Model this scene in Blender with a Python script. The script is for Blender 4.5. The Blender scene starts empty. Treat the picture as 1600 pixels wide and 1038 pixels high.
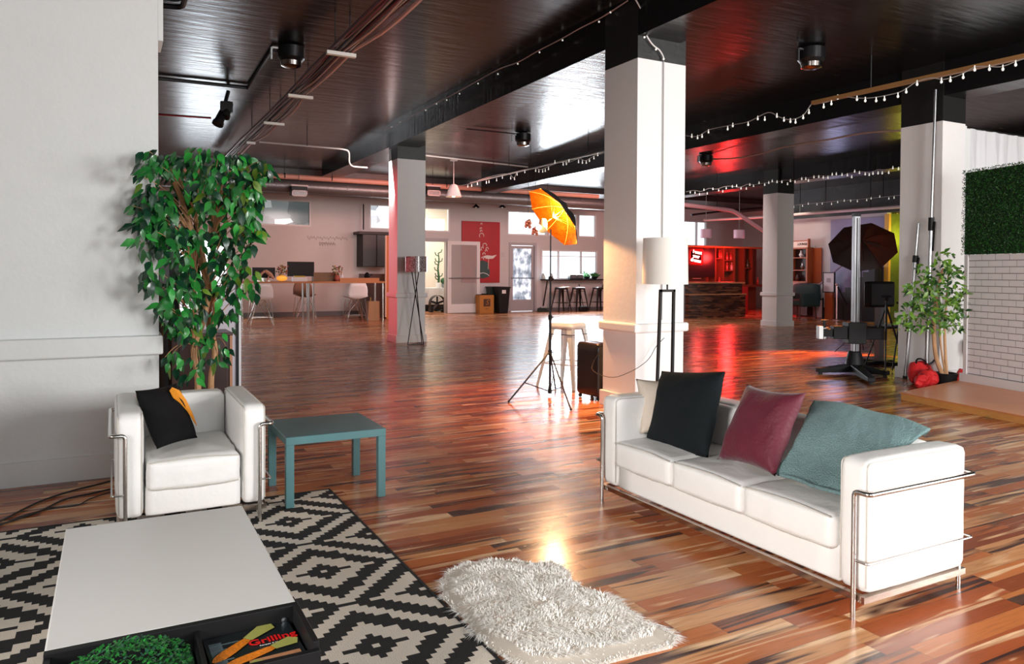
import bpy, bmesh, math, random
from mathutils import Vector, Matrix, noise
R = math.radians
sc = bpy.context.scene
COL = sc.collection
# ---------------------------------------------------------------- camera
F, CX, CY, EYE = 1174.25, 800.0, 445.39, 1.5
yaw, pit, rol = R(28.06), R(.98), R(.281)
fw = Vector((math.sin(yaw)*math.cos(pit), math.cos(yaw)*math.cos(pit), -math.sin(pit)))
r0 = Vector((math.cos(yaw), -math.sin(yaw), 0)); u0 = r0.cross(fw)
RT = math.cos(rol)*r0 + math.sin(rol)*u0
UP = -math.sin(rol)*r0 + math.cos(rol)*u0
CAM = Vector((0, 0, EYE))
cd = bpy.data.cameras.new('camera'); cam = bpy.data.objects.new('camera', cd); COL.objects.link(cam)
cam.matrix_world = Matrix(((RT.x, UP.x, -fw.x, 0), (RT.y, UP.y, -fw.y, 0), (RT.z, UP.z, -fw.z, EYE), (0, 0, 0, 1)))
cd.sensor_width = 36; cd.lens = 36*F/1600; cd.shift_y = -(519-CY)/1600; cd.clip_end = 200; cd.clip_start = .05
sc.camera = cam
# ---------------------------------------------------------------- world, exposure, big lights
sc.view_settings.view_transform = 'Standard'; sc.view_settings.look = 'None'
sc.view_settings.gamma = 1; sc.view_settings.exposure = 0.45; sc.view_settings.use_curve_mapping = False
w = bpy.data.worlds.new('sky'); sc.world = w; w.use_nodes = True
w.node_tree.nodes['Background'].inputs[0].default_value = (.86, .93, 1, 1)
w.node_tree.nodes['Background'].inputs[1].default_value = 1.6
def light(kind, name, loc, aim, power, color=(1, 1, 1), size=1, size_y=None, angle=None, blend=.3, spread=None):
    l = bpy.data.lights.new(name, kind); l.energy = power; l.color = color
    if kind == 'AREA':
        l.size = size
        if size_y: l.shape = 'RECTANGLE'; l.size_y = size_y
        if spread: l.spread = R(spread)
    elif kind == 'SPOT':
        l.spot_size = R(angle or 45); l.spot_blend = blend; l.shadow_soft_size = size
    else: l.shadow_soft_size = size
    o = bpy.data.objects.new(name, l); COL.objects.link(o); o.location = loc
    o.rotation_euler = (Vector(aim)-Vector(loc)).to_track_quat('-Z', 'Y').to_euler()
    return o
# daylight through the shop-front windows behind the camera, plus an added left fill
light('AREA', 'window_and_fill_light', (6.6, -3.6, 2.3), (5.6, 6, 1.3), 510, (1, .985, .96), 2.6, 2.4)
light('AREA', 'window_and_fill_light', (1.2, -3.6, 2.3), (2, 6, 1.2), 60, (.93, .97, 1), 2.6, 2.4)
light('AREA', 'window_and_fill_light', (11.8, -3.6, 2.3), (9, 8, 1.5), 360, (1, .99, .97), 2.6, 2.4)
light('AREA', 'window_and_fill_light', (-3.75, .6, 1.9), (3, 3.1, .4), 75, (1, .96, .92), 2.2, 1.8, spread=72)  # added fill from the left; the far-left wall has no window
# daylight through the back windows
light('AREA', 'back_window_light', (15.98, 24.9, 1.9), (13, 10, 0), 260, (.85, .93, 1), 2.4, 1.0)
light('AREA', 'back_window_light', (15.2, 24.9, 3.4), (11, 8, 4.4), 60, (.85, .93, 1), 3.6, .8)
light('AREA', 'back_window_light', (2.6, 24.95, 1.5), (2.6, 10, 1.5), 45, (.85, .93, 1), 1.3, 2.0)
light('AREA', 'back_window_light', (8.85, 24.95, 1.75), (8.85, 10, 1.7), 60, (.85, .93, 1), .5, 1.6)
# coloured stage spots hung under the ceiling
light('SPOT', 'red_spot', (-1.2, 15.5, 3.2), (5.3, 15.3, 1.9), 900, (1, .05, .08), .08, angle=34, blend=.5)
light('SPOT', 'pink_spot', (8.5, 17.5, 4.0), (6.5, 25, 1.8), 300, (1, .36, .30), .3, angle=95, blend=.9)
light('SPOT', 'pink_spot', (14.5, 17.5, 4.0), (16, 25, 2.2), 260, (1, .36, .30), .3, angle=95, blend=.9)
light('SPOT', 'orange_spot', (12.6, 10.0, 2.8), (10.9, 8.9, 0), 850, (1, .25, .02), .1, angle=66, blend=.6)
light('SPOT', 'red_spot', (5.6, 10.0, 3.9), (3.7, 7.6, 0), 300, (1, .10, .05), .1, angle=44, blend=.9)
# ---------------------------------------------------------------- pixel -> place helpers
def ray(x, y): return fw + (x-CX)/F*RT - (y-CY)/F*UP
def aX(x, y, v): d = ray(x, y); return CAM + d*(v/d.x)
def aY(x, y, v): d = ray(x, y); return CAM + d*(v/d.y)
def aZ(x, y, v=0): d = ray(x, y); return CAM + d*((v-EYE)/d.z)
def up(x, y, b):
    d = ray(x, y); t = (b[0]*d.x+b[1]*d.y)/(d.x**2+d.y**2); return (CAM+d*t).z
# ---------------------------------------------------------------- materials
MATS = {}
def nt(name):
    m = bpy.data.materials.new(name); m.use_nodes = True
    return m, m.node_tree, m.node_tree.nodes, m.node_tree.links, m.node_tree.nodes['Principled BSDF']
def mat(name, col, rough=.5, metal=0, bump=0, bscale=40, var=0, vscale=6, emit=None, estr=0, coat=0, sheen=0, spec=.5, trans=0, stretch=None, alpha=None):
    if name in MATS: return MATS[name]
    m, t, N, L, B = nt(name)
    c = tuple(col)+(1,)
    B.inputs['Base Color'].default_value = c; B.inputs['Roughness'].default_value = rough; B.inputs['Metallic'].default_value = metal
    B.inputs['Specular IOR Level'].default_value = spec
    B.inputs['Coat Weight'].default_value = coat; B.inputs['Sheen Weight'].default_value = sheen
    B.inputs['Transmission Weight'].default_value = trans
    if emit: B.inputs['Emission Color'].default_value = tuple(emit)+(1,); B.inputs['Emission Strength'].default_value = estr
    tc = N.new('ShaderNodeTexCoord'); mp = N.new('ShaderNodeMapping'); L.new(tc.outputs['Object'], mp.inputs[0])
    if stretch: mp.inputs['Scale'].default_value = stretch
    if var:
        n = N.new('ShaderNodeTexNoise'); n.inputs['Scale'].default_value = vscale; n.inputs['Detail'].default_value = 5; L.new(mp.outputs[0], n.inputs[0])
        r = N.new('ShaderNodeMapRange'); r.inputs[3].default_value = 1-var; r.inputs[4].default_value = 1+var; L.new(n.outputs[0], r.inputs[0])
        x = N.new('ShaderNodeVectorMath'); x.operation = 'SCALE'; x.inputs[0].default_value = col; L.new(r.outputs[0], x.inputs[3]); L.new(x.outputs[0], B.inputs['Base Color'])
    if bump:
        n2 = N.new('ShaderNodeTexNoise'); n2.inputs['Scale'].default_value = bscale; n2.inputs['Detail'].default_value = 4; L.new(mp.outputs[0], n2.inputs[0])
        b = N.new('ShaderNodeBump'); b.inputs['Strength'].default_value = bump; b.inputs['Distance'].default_value = .02; L.new(n2.outputs[0], b.inputs['Height']); L.new(b.outputs[0], B.inputs['Normal'])
    if alpha is not None:
        g = N.new('ShaderNodeBsdfTransparent'); mx = N.new('ShaderNodeMixShader'); mx.inputs[0].default_value = alpha
        L.new(g.outputs[0], mx.inputs[1]); L.new(B.outputs[0], mx.inputs[2]); L.new(mx.outputs[0], N['Material Output'].inputs[0])
    MATS[name] = m; return m
def floor_mat():
    m, t, N, L, B = nt('tiger_wood_planks')
    def M(op, a, b=None, c=None):
        n = N.new('ShaderNodeMath'); n.operation = op
        for i, v in enumerate((a, b, c)):
            if v is None: continue
            if isinstance(v, (int, float)): n.inputs[i].default_value = v
            else: L.new(v, n.inputs[i])
        return n.outputs[0]
    tc = N.new('ShaderNodeTexCoord'); s = N.new('ShaderNodeSeparateXYZ'); L.new(tc.outputs['Object'], s.inputs[0])
    X, Y = s.outputs[0], s.outputs[1]
    W, LN = .105, .95
    yv = M('DIVIDE', Y, W); row = M('FLOOR', yv); fy = M('FRACT', yv)
    wn = N.new('ShaderNodeTexWhiteNoise'); wn.noise_dimensions = '1D'; L.new(row, wn.inputs['W'])
    xv = M('ADD', M('DIVIDE', X, LN), M('MULTIPLY', wn.outputs[0], 7.3)); colm = M('FLOOR', xv); fx = M('FRACT', xv)
    cmb = N.new('ShaderNodeCombineXYZ'); L.new(row, cmb.inputs[0]); L.new(colm, cmb.inputs[1])
    w2 = N.new('ShaderNodeTexWhiteNoise'); w2.noise_dimensions = '2D'; L.new(cmb.outputs[0], w2.inputs[0]); rid = w2.outputs[0]
    w3 = N.new('ShaderNodeTexWhiteNoise'); w3.noise_dimensions = '3D'; cm3 = N.new('ShaderNodeCombineXYZ'); L.new(row, cm3.inputs[0]); L.new(colm, cm3.inputs[1]); cm3.inputs[2].default_value = 5.5; L.new(cm3.outputs[0], w3.inputs[0])
    def streak(sx, sy, det, dist, off):
        c = N.new('ShaderNodeCombineXYZ'); L.new(M('ADD', M('MULTIPLY', X, sx), M('MULTIPLY', rid, 31.0)), c.inputs[0]); L.new(M('MULTIPLY', Y, sy), c.inputs[1]); L.new(M('ADD', M('MULTIPLY', rid, 57.0), off), c.inputs[2])
        n = N.new('ShaderNodeTexNoise'); n.inputs['Scale'].default_value = 1; n.inputs['Detail'].default_value = det; n.inputs['Distortion'].default_value = dist; L.new(c.outputs[0], n.inputs[0]); return n.outputs[0]
    base = N.new('ShaderNodeValToRGB'); L.new(rid, base.inputs[0]); e = base.color_ramp
    e.elements[0].position = 0; e.elements[0].color = (.24, .055, .020, 1); e.elements[1].position = 1; e.elements[1].color = (.62, .29, .12, 1)
    for p, c in ((.25, (.40, .095, .030, 1)), (.5, (.50, .145, .042, 1)), (.75, (.58, .20, .062, 1)), (.9, (.66, .33, .15, 1))):
        k = e.elements.new(p); k.color = c
    def mix(a, b, f):
        n = N.new('ShaderNodeMix'); n.data_type = 'RGBA'
        for i, v in ((6, a), (7, b)):
            if isinstance(v, tuple): n.inputs[i].default_value = v
            else: L.new(v, n.inputs[i])
        L.new(f, n.inputs[0]); return n.outputs[2]
    def rng(v, a, b, lo=0, hi=1):
        n = N.new('ShaderNodeMapRange'); n.inputs[1].default_value = a; n.inputs[2].default_value = b; n.inputs[3].default_value = lo; n.inputs[4].default_value = hi; L.new(v, n.inputs[0]); return n.outputs[0]
    n1 = streak(1.1, 15, 2, .8, 0); n2 = streak(.9, 13, 2, .9, 9); n3 = streak(5, 90, 3, .3, 20)
    c1 = mix(base.outputs[0], (.88, .56, .32, 1), rng(n1, .56, .66))
    dk = M('MULTIPLY', rng(n2, .52, .62), rng(w3.outputs[0], .34, .46))
    c2 = mix(c1, (.060, .024, .020, 1), dk)
    c3 = mix(c2, (.16, .055, .028, 1), M('MULTIPLY', rng(n3, .5, .8), .5))
    seam = M('MAXIMUM', M('LESS_THAN', fy, .014), M('LESS_THAN', fx, .0025))
    c4 = mix(c3, (.05, .018, .012, 1), M('MULTIPLY', seam, .65))
    L.new(c4, B.inputs['Base Color'])
    nr = streak(.8, 3, 3, .5, 40)
    L.new(rng(nr, .3, .7, .17, .30), B.inputs['Roughness']); B.inputs['Specular IOR Level'].default_value = .5
    bm_ = N.new('ShaderNodeBump'); bm_.inputs['Strength'].default_value = .10; bm_.inputs['Distance'].default_value = .004; L.new(streak(3, 30, 3, 0, 3), bm_.inputs['Height']); L.new(bm_.outputs[0], B.inputs['Normal'])
    return m
def ceil_mat():
    m, t, N, L, B = nt('black_gloss_ceiling')
    B.inputs['Base Color'].default_value = (.0075, .0075, .008, 1); B.inputs['Specular IOR Level'].default_value = .36
    tc = N.new('ShaderNodeTexCoord'); mp = N.new('ShaderNodeMapping'); mp.inputs['Scale'].default_value = (1.1, 5.5, 1); L.new(tc.outputs['Object'], mp.inputs[0])
    n = N.new('ShaderNodeTexNoise'); n.inputs['Scale'].default_value = 1.6; n.inputs['Detail'].default_value = 6; L.new(mp.outputs[0], n.inputs[0])
    b = N.new('ShaderNodeBump'); b.inputs['Strength'].default_value = .35; b.inputs['Distance'].default_value = .02; L.new(n.outputs[0], b.inputs['Height']); L.new(b.outputs[0], B.inputs['Normal'])
    r = N.new('ShaderNodeMapRange'); r.inputs[3].default_value = .16; r.inputs[4].default_value = .32; L.new(n.outputs[0], r.inputs[0]); L.new(r.outputs[0], B.inputs['Roughness'])
    return m
M_floor = floor_mat(); M_ceil = ceil_mat()
M_black = mat('black_paint', (.010, .010, .010), .42, bump=.2, bscale=12)
M_white = mat('white_wall_paint', (.71, .735, .735), .55, bump=.12, bscale=25, var=.03)
M_backw = mat('pale_wall_paint', (.60, .56, .56), .6, bump=.1, var=.03)
M_leather = mat('white_leather', (.86, .85, .83), .38, bump=.12, bscale=30, var=.02)
M_pipe = mat('leather_piping', (.58, .55, .50), .5)
M_chrome = mat('brushed_chrome', (.62, .60, .58), .22, 1)
M_teal = mat('teal_lacquer', (.085, .20, .215), .3, var=.04)
M_blk = mat('satin_black', (.007, .007, .008), .5, spec=.25)
M_blkmetal = mat('black_metal', (.018, .018, .02), .35, .6)
M_steel = mat('bare_steel', (.36, .37, .38), .3, 1)
M_rubber = mat('black_rubber', (.015, .015, .015), .7)
M_bulb = mat('frosted_bulb', (.6, .6, .58), .3, emit=(1, .95, .85), estr=.45)
M_wirew = mat('pale_cord', (.45, .43, .41), .5)
M_orange = mat('orange_wood', (.42, .15, .04), .45, var=.1, vscale=8, stretch=(1, 1, 6))
M_darkwood = mat('dark_red_wood', (.055, .018, .012), .35, var=.25, vscale=5, stretch=(1, 1, 5))
# ---------------------------------------------------------------- builders
def put(o, label=None, cat=None, group=None, kind=None):
    if label: o['label'] = label
    if cat: o['category'] = cat
    if group: o['group'] = group
    if kind: o['kind'] = kind
    return o
def thing(name, label, cat, loc=(0, 0, 0), rz=0, group=None, kind=None):
    o = bpy.data.objects.new(name, None); COL.objects.link(o); o.location = loc; o.rotation_euler = (0, 0, rz); o.empty_display_size = .1
    return put(o, label, cat, group, kind)
def copy_tree(o, parent=None):
    c = o.copy(); COL.objects.link(c); c.parent = parent
    for ch in list(o.children): copy_tree(ch, c)
    return c
class MB:
    def __init__(s): s.v = []; s.f = []; s.mi = []; s.cur = 0
    def add(s, vs, fs, M=None):
        b = len(s.v)
        for v in vs: s.v.append(tuple(M @ Vector(v)) if M is not None else tuple(v))
        for f in fs: s.f.append(tuple(i+b for i in f)); s.mi.append(s.cur)
        return s
    def box(s, x0, y0, z0, x1, y1, z1, M=None):
        if x0 > x1: x0, x1 = x1, x0
        if y0 > y1: y0, y1 = y1, y0
        if z0 > z1: z0, z1 = z1, z0
        return s.add([(x, y, z) for z in (z0, z1) for y in (y0, y1) for x in (x0, x1)],
            [(0, 2, 3, 1), (4, 5, 7, 6), (0, 1, 5, 4), (2, 6, 7, 3), (0, 4, 6, 2), (1, 3, 7, 5)], M)
    def hexa(s, b, t): # four bottom, four top corners (ccw from above)
        return s.add(list(b)+list(t), [(3, 2, 1, 0), (4, 5, 6, 7), (0, 1, 5, 4), (1, 2, 6, 5), (2, 3, 7, 6), (3, 0, 4, 7)])
    def bar(s, a, b, w, h=None, upv=(0, 0, 1)):
        a = Vector(a); b = Vector(b); h = h or w; d = (b-a).normalized(); u = Vector(upv)
        if abs(d.dot(u)) > .98: u = Vector((0, 1, 0))
        sd = d.cross(u).normalized(); u = sd.cross(d)
        vs = [p + sd*i*w/2 + u*j*h/2 for p in (a, b) for i, j in ((-1, -1), (1, -1), (1, 1), (-1, 1))]
        return s.add(vs, [(3, 2, 1, 0), (4, 5, 6, 7), (0, 1, 5, 4), (1, 2, 6, 5), (2, 3, 7, 6), (3, 0, 4, 7)])
    def tube(s, pts, r, n=8, cap=True, closed=False):
        pts = [Vector(p) for p in pts]; K = len(pts); rs = r if isinstance(r, (list, tuple)) else [r]*K
        vs = []; fs = []; pu = None
        for i, p in enumerate(pts):
            if closed: d = pts[(i+1) % K]-pts[i-1]
            else: d = pts[min(i+1, K-1)]-pts[max(i-1, 0)]
            d = d.normalized() if d.length > 1e-9 else Vector((0, 0, 1))
            if pu is None: pu = Vector((0, 0, 1)) if abs(d.z) < .9 else Vector((1, 0, 0))
            sd = d.cross(pu)
            if sd.length < 1e-4: sd = d.cross(Vector((0, 1, 0)))
            sd.normalize(); pu = sd.cross(d).normalized()
            for k in range(n):
                a = 2*math.pi*k/n; vs.append(p + sd*math.cos(a)*rs[i] + pu*math.sin(a)*rs[i])
        for i in range(K if closed else K-1):
            j = (i+1) % K
            for k in range(n): fs.append((i*n+k, i*n+(k+1) % n, j*n+(k+1) % n, j*n+k))
        if cap and not closed: fs.append(tuple(range(n))[::-1]); fs.append(tuple((K-1)*n+k for k in range(n)))
        return s.add(vs, fs)
    def lathe(s, prof, n=24, M=None, cap=True):
        vs = [(r*math.cos(2*math.pi*k/n), r*math.sin(2*math.pi*k/n), z) for r, z in prof for k in range(n)]
        fs = [(i*n+k, i*n+(k+1) % n, (i+1)*n+(k+1) % n, (i+1)*n+k) for i in range(len(prof)-1) for k in range(n)]
        if cap: fs.append(tuple(range(n))[::-1]); fs.append(tuple((len(prof)-1)*n+k for k in range(n)))
        return s.add(vs, fs, M)
    def ball(s, c, r, n=10, m=6, sc_=(1, 1, 1)):
        vs = [(c[0], c[1], c[2]-r*sc_[2])]
        for i in range(1, m):
            t = math.pi*i/m
            for k in range(n): a = 2*math.pi*k/n; vs.append((c[0]+r*sc_[0]*math.sin(t)*math.cos(a), c[1]+r*sc_[1]*math.sin(t)*math.sin(a), c[2]-r*sc_[2]*math.cos(t)))
        vs.append((c[0], c[1], c[2]+r*sc_[2])); fs = []
        for k in range(n): fs.append((0, 1+(k+1) % n, 1+k))
        for i in range(m-2):
            for k in range(n): a = 1+i*n; fs.append((a+k, a+(k+1) % n, a+n+(k+1) % n, a+n+k))
        l = len(vs)-1
        for k in range(n): fs.append((l, l-n+k, l-n+(k+1) % n))
        return s.add(vs, fs)
    def soft(s, x0, y0, z0, x1, y1, z1, r=.03, puff=0, n=14, wr=0, seed=0, sides=0, M=None):
        """rounded, slightly inflated upholstery block"""
        c = Vector(((x0+x1)/2, (y0+y1)/2, (z0+z1)/2)); h = Vector((abs(x1-x0)/2, abs(y1-y0)/2, abs(z1-z0)/2))
        idx = {}; vs = []; fs = []
        def V(i, j, k):
            key = (i, j, k)
            if key in idx: return idx[key]
            u = Vector(((2*i/n-1), (2*j/n-1), (2*k/n-1)))
            u = Vector([math.copysign(1-(1-abs(q))**1.0, q) for q in u])
            p = Vector((u.x*h.x, u.y*h.y, u.z*h.z))
            inn = Vector([max(-(h[q]-r), min(h[q]-r, p[q])) for q in range(3)]); d = p-inn
            if d.length > 1e-9: p = inn + d.normalized()*r
            bz = max(0, (1-u.x**2)*(1-u.y**2))**.6
            if puff: p.z += math.copysign(puff*bz, u.z)*abs(u.z)
            if sides:
                p.y += u.y*sides*max(0, (1-u.x**2)*(1-u.z**2))**.6; p.x += u.x*sides*max(0, (1-u.y**2)*(1-u.z**2))**.6
            if wr:
                q = (p+c)*9+Vector((seed, seed, seed)); nn = noise.noise(q)*wr+noise.noise(q*2.6)*wr*.5
                if d.length > 1e-9: p += d.normalized()*nn
            idx[key] = len(vs); vs.append(p+c); return idx[key]
        for a in range(n):
            for b in range(n):
                fs.append((V(a, b, 0), V(a, b+1, 0), V(a+1, b+1, 0), V(a+1, b, 0))); fs.append((V(a, b, n), V(a+1, b, n), V(a+1, b+1, n), V(a, b+1, n)))
                fs.append((V(a, 0, b), V(a+1, 0, b), V(a+1, 0, b+1), V(a, 0, b+1))); fs.append((V(a, n, b), V(a, n, b+1), V(a+1, n, b+1), V(a+1, n, b)))
                fs.append((V(0, a, b), V(0, a, b+1), V(0, a+1, b+1), V(0, a+1, b))); fs.append((V(n, a, b), V(n, a+1, b), V(n, a+1, b+1), V(n, a, b+1)))
        return s.add(vs, fs, M)
    def build(s, name, m, parent=None, smooth=False, world=False, bev=0, org=None):
        off = Vector((0, 0, 0))
        if world and parent is not None:
            p = parent
            while p: off += p.location; p = p.parent
        if org is not None: off = Vector(org)
        me = bpy.data.meshes.new(name); me.from_pydata([tuple(Vector(v)-off) for v in s.v], [], s.f)
        ms = m if isinstance(m, (list, tuple)) else [m]
        for x in ms: me.materials.append(x)
        if len(ms) > 1: me.polygons.foreach_set('material_index', s.mi)
        bm = bmesh.new(); bm.from_mesh(me); bmesh.ops.recalc_face_normals(bm, faces=bm.faces)
        bm.to_mesh(me); bm.free()
        if smooth:
            me.polygons.foreach_set('use_smooth', [True]*len(me.polygons))
            if smooth != 'all': me.set_sharp_from_angle(angle=R(38))
        o = bpy.data.objects.new(name, me); COL.objects.link(o)
        if parent is not None: o.parent = parent
        if org is not None: o.location = off
        if bev:
            b = o.modifiers.new('bevel', 'BEVEL'); b.width = bev; b.segments = 2; b.limit_method = 'ANGLE'
        return o
def struct(name, mb, m, **k): return put(mb.build(name, m, **k), kind='structure')
def bend(pts, r=.03, k=5):
    """round the corners of a polyline"""
    pts = [Vector(p) for p in pts]; out = [pts[0]]
    for i in range(1, len(pts)-1):
        a, b, c = pts[i-1], pts[i], pts[i+1]; d1 = (a-b); d2 = (c-b); rr = min(r, d1.length*.45, d2.length*.45); p = b+d1.normalized()*rr; q = b+d2.normalized()*rr
        for j in range(k+1):
            t = j/k; out.append(p*(1-t)**2+b*2*t*(1-t)+q*t*t)
    out.append(pts[-1]); return out
def text_mesh(txt, size, depth=.002, font_shear=0, bold=0):
    c = bpy.data.curves.new('lettering', 'FONT'); c.body = txt; c.size = size; c.extrude = depth; c.align_x = 'CENTER'; c.align_y = 'CENTER'; c.shear = font_shear; c.offset = bold; c.resolution_u = 3
    o = bpy.data.objects.new('lettering', c); COL.objects.link(o)
    dg = bpy.context.evaluated_depsgraph_get(); me = bpy.data.meshes.new_from_object(o.evaluated_get(dg)); bpy.data.objects.remove(o); bpy.data.curves.remove(c)
    return me
def lettering(txt, size, m, parent, M, depth=.002, name='lettering', shear=0, bold=0, label=None):
    me = text_mesh(txt, size, depth, shear, bold); me.materials.clear(); me.materials.append(m); me.transform(M)
    o = bpy.data.objects.new(name, me); COL.objects.link(o); o.parent = parent
    if label: o['label'] = label
    return o
# ================================================================ THE ROOM
CEIL = 4.42; YB = 25.1
struct('floor', MB().box(-4, -4.2, -.1, 27, 30, 0), M_floor)
struct('ceiling', MB().box(-4, -4.2, CEIL, 27, 30, CEIL+.15), M_ceil)
# front wall behind the camera, three window openings
wf = MB(); xs = [-4, -.1, 2.5, 5.3, 7.9, 10.5, 13.1, 27]
for i in range(7):
    if i % 2: wf.box(xs[i], -4.2, 0, xs[i+1], -4.0, 1.0); wf.box(xs[i], -4.2, 3.6, xs[i+1], -4.0, CEIL)
    else: wf.box(xs[i], -4.2, 0, xs[i+1], -4.0, CEIL)
struct('wall_front', wf, M_white)
struct('wall_far_left', MB().box(-4, -4, 0, -3.9, YB, CEIL), M_white)
# big white wall at the left with its ledge
wl = MB().box(-3.9, 6.16, 0, .31, 6.5, CEIL)
struct('wall_left', wl, M_white)
struct('baseboard_left', MB().box(-3.9, 6.145, 0, .30, 6.16, .17), M_white)
struct('trim_1', MB().box(-3.9, 6.09, .88, .335, 6.53, 1.02), M_white, bev=.012)
struct('trim_2', MB().box(-3.9, 6.12, 4.12, .37, 6.5, CEIL-.001).box(.311, 6.16, 3.2, .345, 6.5, 4.12), M_white)
# back wall pieces with openings (x from, x to, z from, z to)
opens = [(3.3, 5.83, 2.97, 3.83), (7.82, 9.0, 2.95, 3.82), (9.5, 10.82, 2.93, 3.80), (13.17, 14.92, 2.9, 3.82), (14.97, 16.3, 2.9, 3.82), (16.35, 17.22, 2.9, 3.82),
         (9.3, 10.74, 0, 2.64), (13.26, 14.42, 0, 2.6), (14.66, 17.29, 1.22, 2.38), (21.72, 23.06, 2.66, 3.76), (1.80, 3.25, 0, 2.6), (8.55, 9.15, .9, 2.6)]
xs = sorted({-4, 27} | {o[0] for o in opens} | {o[1] for o in opens})
wb = MB()
for a, b in zip(xs[:-1], xs[1:]):
    z = 0
    for o in sorted([o for o in opens if o[0] <= a+1e-6 and o[1] >= b-1e-6], key=lambda o: o[2]):
        if o[2] > z: wb.box(a, YB, z, b, YB+.18, o[2])
        z = o[3]
    wb.box(a, YB, z, b, YB+.18, CEIL)
struct('wall_back', wb, M_backw)
struct('baseboard_back', MB().box(-3.9, YB-.02, 0, 9.25, YB, .16).box(11.0, YB-.02, 0, 13.2, YB, .12).box(14.5, YB-.02, 0, 25, YB, .12), mat('grey_base', (.17, .17, .18), .5))
struct('trim_3', MB().box(-3.9, YB-.012, .36, 7.6, YB, .39), M_backw)
# right side walls
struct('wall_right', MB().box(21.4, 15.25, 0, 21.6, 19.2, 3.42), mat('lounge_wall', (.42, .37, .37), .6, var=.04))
struct('wall_right_upper', MB().box(21.39, -4, 3.42, 21.6, 19.2, CEIL), M_black)
struct('wall_alcove', MB().box(21.6, 19.2, 0, 25.2, 19.35, CEIL).box(25.2, 19.2, 0, 25.4, YB, CEIL), M_backw)
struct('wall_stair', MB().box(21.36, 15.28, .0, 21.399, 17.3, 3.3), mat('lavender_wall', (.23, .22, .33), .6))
struct('wall_far_right', MB().box(21.4, -4, 0, 21.6, 14.0, 3.42), M_white)
struct('wall_green', MB().box(22.6, 13.0, 0, 22.8, 16.0, 4.0), mat('moss_wall', (.10, .13, .015), .6, var=.4, vscale=7))
struct('wall_green_side', MB().box(21.6, 15.25, 0, 22.59, 15.35, 3.4), mat('moss_wall', (.10, .13, .015), .6))
# pillars: x0, x1, y0, y1, black paint from, ledge height
M_pil = mat('pillar_paint', (.77, .76, .75), .5, bump=.15, bscale=14, var=.02)
def pillar(x0, x1, y0, y1, zb, zl, base=.16):
    struct('pillar', MB().box(x0, y0, 0, x1, y1, zb), M_pil)
    struct('pillar_head', MB().box(x0, y0, zb, x1, y1, CEIL), M_black)
    e = .045
    struct('pillar_ledge', MB().box(x0-e, y0-e, zl, x1+e, y1+e, zl+.10), M_pil, bev=.02)
    struct('pillar_base', MB().box(x0-.03, y0-.03, 0, x1+.03, y1+.03, base), M_pil, bev=.008)
pillar(4.93, 5.585, 6.44, 7.04, 3.78, .855, .17)
pillar(5.275, 5.90, 15.0, 15.55, 3.86, .95)
pillar(16.43, 17.07, 15.07, 15.6, 3.75, .86)
pillar(10.08, 10.60, 6.36, 6.98, 3.61, .86)
# beams along the room, each following its row of pillars
def beam(x0, x1, z, y0, y1, dx=0, dz=0, name='beam'):
    mb = MB().hexa([(x0, y0, z), (x1, y0, z), (x1+dx, y1, z+dz), (x0+dx, y1, z+dz)], [(x0, y0, CEIL), (x1, y0, CEIL), (x1+dx, y1, CEIL), (x0+dx, y1, CEIL)])
    return struct(name, mb, M_ceil)
beam(4.935, 5.50, 4.015, -4, 7.0); beam(4.96, 5.53, 4.03, 7.0, 15.0, .22, .09); beam(5.18, 5.75, 4.12, 15.0, 21.0, 0, .02)
beam(10.10, 10.58, 3.955, -4, 21.0); beam(16.5, 17.05, 4.03, -4, 21.0)
struct('trim_4', MB().box(-3.9, 21.9, 4.25, 25.2, YB, CEIL-.001), M_black)
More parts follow.
